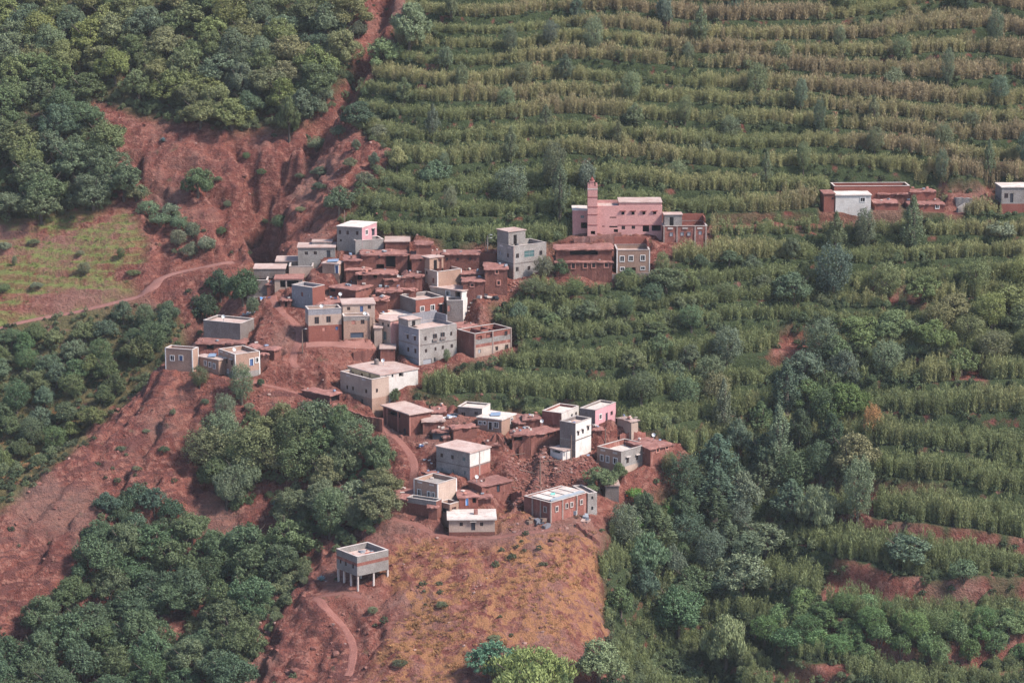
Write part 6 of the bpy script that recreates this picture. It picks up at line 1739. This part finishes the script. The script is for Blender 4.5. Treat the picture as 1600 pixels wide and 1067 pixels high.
# weeds and brambles on risers, in gaps, under the trees
wm = np.clip(ZM['field'] * .10 + ((TT > .74) * (ZM['field'] > .5)) * .40 + gv * .5 + lv * .35 + ZM['orchard'] * .35 + ZM['wood'] * .25 + THK * .3, 0, .7) * (1 - np.clip(HMASK * 1.5, 0, 1)) * (1 - PATHM) * (1 - bare * .85)
wm = np.maximum(wm, ((ZM['cliff'] + ZM['gully'] + ZM['knob']) > .3) * np.clip(fbm(GX / 7, GY / 7, 4, 181) - .22, 0, .5) * .4 * (1 - np.clip(HMASK * 2, 0, 1)) * (1 - PATHM))
x, y, z, px, py = gsample(wm, 90000); n_ = len(x)
dk = vnoise(x / 5, y / 5, 191)[:, None]
tone = (np.array([.045, .065, .034]) * (1 - dk) + np.array([.09, .112, .055]) * dk) * RNG.uniform(.75, 1.25, (n_, 1))
onred = height(x, y, np.clip(ZM['cliff'] + ZM['gully'] + ZM['knob'], 0, 1)) > .3
tone[onred] = tone[onred] * np.array([1.1, .95, 1.05])
scatter('weeds', 'weeds and brambles on the terrace banks', WEED, np.stack([x, y, z - .12], 1), RNG.uniform(.5, 1.25, n_), tone, RNG.integers(0, 4, n_))
print('weeds', n_)
# bramble thicket filling the gully, the thicket by the village and the banks
SCRUB = []
for v_ in range(4):
    rg = np.random.default_rng(380 + v_); C, Nn = crown_points(rg, 'bush' if v_ % 2 else 'loose', 60, 26); C *= np.array([2.2, 2.2, 2.0])
    SCRUB.append(proto('thicket_clump', quads_mesh('thicket_clump', C, Nn + rg.normal(size=Nn.shape) * .6, rg.uniform(.06, .12, len(C)), .5, rg, CROPLEAF)))
EDGE = inpoly(PXg, PYg, [(500,150),(600,120),(640,150),(640,300),(600,350),(520,350),(560,290),(600,240)])
RAV = inpoly(PXg, PYg, [(170,800),(230,830),(380,840),(450,840),(490,890),(440,960),(375,1090),(-60,1150),(-40,1050),(60,980)])
GRV = inpoly(PXg, PYg, [(320,690),(400,650),(500,655),(600,720),(620,790),(570,850),(500,870),(420,810),(350,800)])
tm_ = np.clip(RAV * .55 + GRV * .5 + gv * .42 + lv * .16 + THK * .42 + ZM['orchard'] * .12 + ZM['wood'] * .35 + EDGE * .25 + (ZM['field'] > .5) * np.clip(fbm(GX / 16, GY / 8, 3, 231) - .16, 0, .6) * .5, 0, .6) * (1 - np.clip(HCLEAR * 1.5, 0, 1)) * (1 - PATHM) * (1 - bare)
x, y, z, px, py = gsample(tm_ * .55, 120000); n_ = len(x)
hue = vnoise(x / 7, y / 7, 241)[:, None]; lum = RNG.uniform(.7, 1.3, (n_, 1))
tone = (np.array([.075, .11, .05]) * (1 - hue) + np.array([.145, .16, .085]) * hue) * lum
scatter('thicket', 'tangled mixed thicket of shrubs in the gully and on the banks', SCRUB, np.stack([x, y, z - .2], 1), RNG.uniform(.5, 1.25, n_), tone, RNG.integers(0, 4, n_))
print('thicket', n_)
# grass on the steps above the road
x, y, z, px, py = gsample(np.clip(green, 0, 1) * np.clip(ZM['lawn'], 0, 1) * .9, 60000); n_ = len(x)
tone = np.array([.17, .20, .065]) * RNG.uniform(.6, 1.3, (n_, 1))
scatter('grass', 'short green grass on the steps above the road', TUFT, np.stack([x, y, z - .03], 1), RNG.uniform(.7, 1.3, n_), tone, RNG.integers(0, 3, n_))
# straw on the knoll
dn = dry * sstep(-.1, .35, fbm(GX / 4.5, GY / 3.0, 5, 201, .65))
x, y, z, px, py = gsample(dn * (1 - PATHM) * (1 - HMASK), 150000); n_ = len(x)
tone = np.array([.40, .215, .10]) * RNG.uniform(.6, 1.25, (n_, 1)) * (1 - .35 * (vnoise(x / 4, y / 4, 211)[:, None]))
scatter('dry_grass', 'straw coloured dry grass on the red knoll', TUFT, np.stack([x, y, z - .03], 1), RNG.uniform(.8, 1.6, n_), tone, RNG.integers(0, 3, n_))
print('straw', n_)
# loose stones; thick in the ruins and the landslip
RUIN = [[(575,425),(650,420),(660,445),(690,470),(640,480),(600,470),(565,450)], [(775,690),(830,680),(880,720),(905,750),(850,770),(830,800),(790,790),(800,740)], [(880,700),(930,700),(935,740),(880,740)], [(800,430),(850,440),(830,470),(795,460)]]
rm = np.zeros_like(GZ)
for poly in RUIN: rm = np.maximum(rm, inpoly(PXg, PYg, poly))
sm_ = np.clip((1 - ZM['field']) * (1 - ZM['wood']) * (1 - ZM['orchard']) * .07 * (fbm(GX / 5, GY / 5, 3, 221) > -.1) + rm * .95 + vill * .22 + ZM['knob'] * .05, 0, 1) * (1 - HMASK * .9) * (1 - PATHM * .7)
x, y, z, px, py = gsample(sm_, 150000); n_ = len(x)
big = RNG.random(n_) ** 3
vr = np.where(RNG.random(n_) < .16, 3, RNG.integers(0, 3, n_))
scatter('rubble', 'red and grey stones strewn over the bare ground and ruins', STONE, np.stack([x, y, z], 1), .18 + .75 * big, np.full((n_, 3), .2), vr)
print('stones', n_)
# the ruins themselves: blocks and clods of fallen wall
x = RNG.uniform(-60, 40, 400000); y = RNG.uniform(400, 560, 400000)
ok = RNG.random(len(x)) < height(x, y, rm * (1 - HMASK * .8)) * .5
x, y = x[ok], y[ok]; z = height(x, y); n_ = len(x)
scatter('ruin_rubble', 'fallen mud blocks and broken wall heaped in the ruins and landslip', STONE, np.stack([x, y, z + .02], 1), .15 + .8 * RNG.random(n_) ** 3.5, np.full((n_, 3), .2), np.where(RNG.random(n_) < .06, 3, RNG.integers(0, 3, n_)))
print('ruin', n_)
# rock outcrops
om = np.clip((ZM['knob'] * 1.1 + ZM['cliff'] + ZM['gully']) * np.clip(fbm(GX / 6, GY / 6, 3, 321) - .12, 0, 1) * .35, 0, 1) * (1 - HMASK) * (1 - PATHM) * (1 - np.clip(ZM['field'] * 2, 0, 1))
x, y, z, px, py = gsample(om, 40000); n_ = len(x)
sz_ = .6 + 1.7 * RNG.random(n_) ** 2
scatter('outcrop', 'dark red rock breaking through the bare slopes', STONE[:3], np.stack([x, y, z - .25 * sz_ * .5], 1), sz_, np.full((n_, 3), .2), RNG.integers(0, 3, n_), zs=sz_ * .75)
print('outcrop', n_)
# beams fallen in the ruins
for k, (bx_, by_) in enumerate([(800,712),(812,735),(822,700),(845,722),(870,738),(836,760),(600,452),(622,458),(640,446),(655,462),(785,760),(805,690)]):
    p = hit(bx_, by_); r_ = random.Random(k + 50); a = r_.uniform(-.6, .8)
    mb = MB(); L_ = r_.uniform(2, 3.6); d = Vector((math.cos(a), math.sin(a) * .5, r_.uniform(-.25, .45))).normalized(); mb.tube([(0, 0, .1), tuple(d * L_ * .5 + Vector((0, 0, .08))), tuple(d * L_)], [.09, .085, .07], 6)
    o = mb.build('fallen_beam', [MATS['pole_wood']]); o.location = p
    tag(o, 'pale wooden roof beam fallen ' + ('in the upper ruins near the tan cube house' if by_ < 500 else 'on the landslip in the lower village'), 'beam', 'fallen roof beams in the upper ruins' if by_ < 500 else 'fallen roof beams on the landslip')

# ------------------------------------------------------------------ air
HAZE = True
if HAZE:
    m, nt, out = nodes('air')
    pv = nt.nodes.new('ShaderNodeVolumePrincipled')
    pv.inputs['Color'].default_value = (0.88, 0.92, 1.0, 1); pv.inputs['Density'].default_value = 0.00005; pv.inputs['Anisotropy'].default_value = 0.0
    nt.links.new(pv.outputs[0], out.inputs['Volume'])
    mb = MB(); mb.box((-2700, -2700, 15), (5400, 0, 0), (0, 5400, 0), (0, 0, 240))
    o = mb.build('haze', [m]); tag(o, 'thin bluish haze filling the valley', None, None, 'stuff')
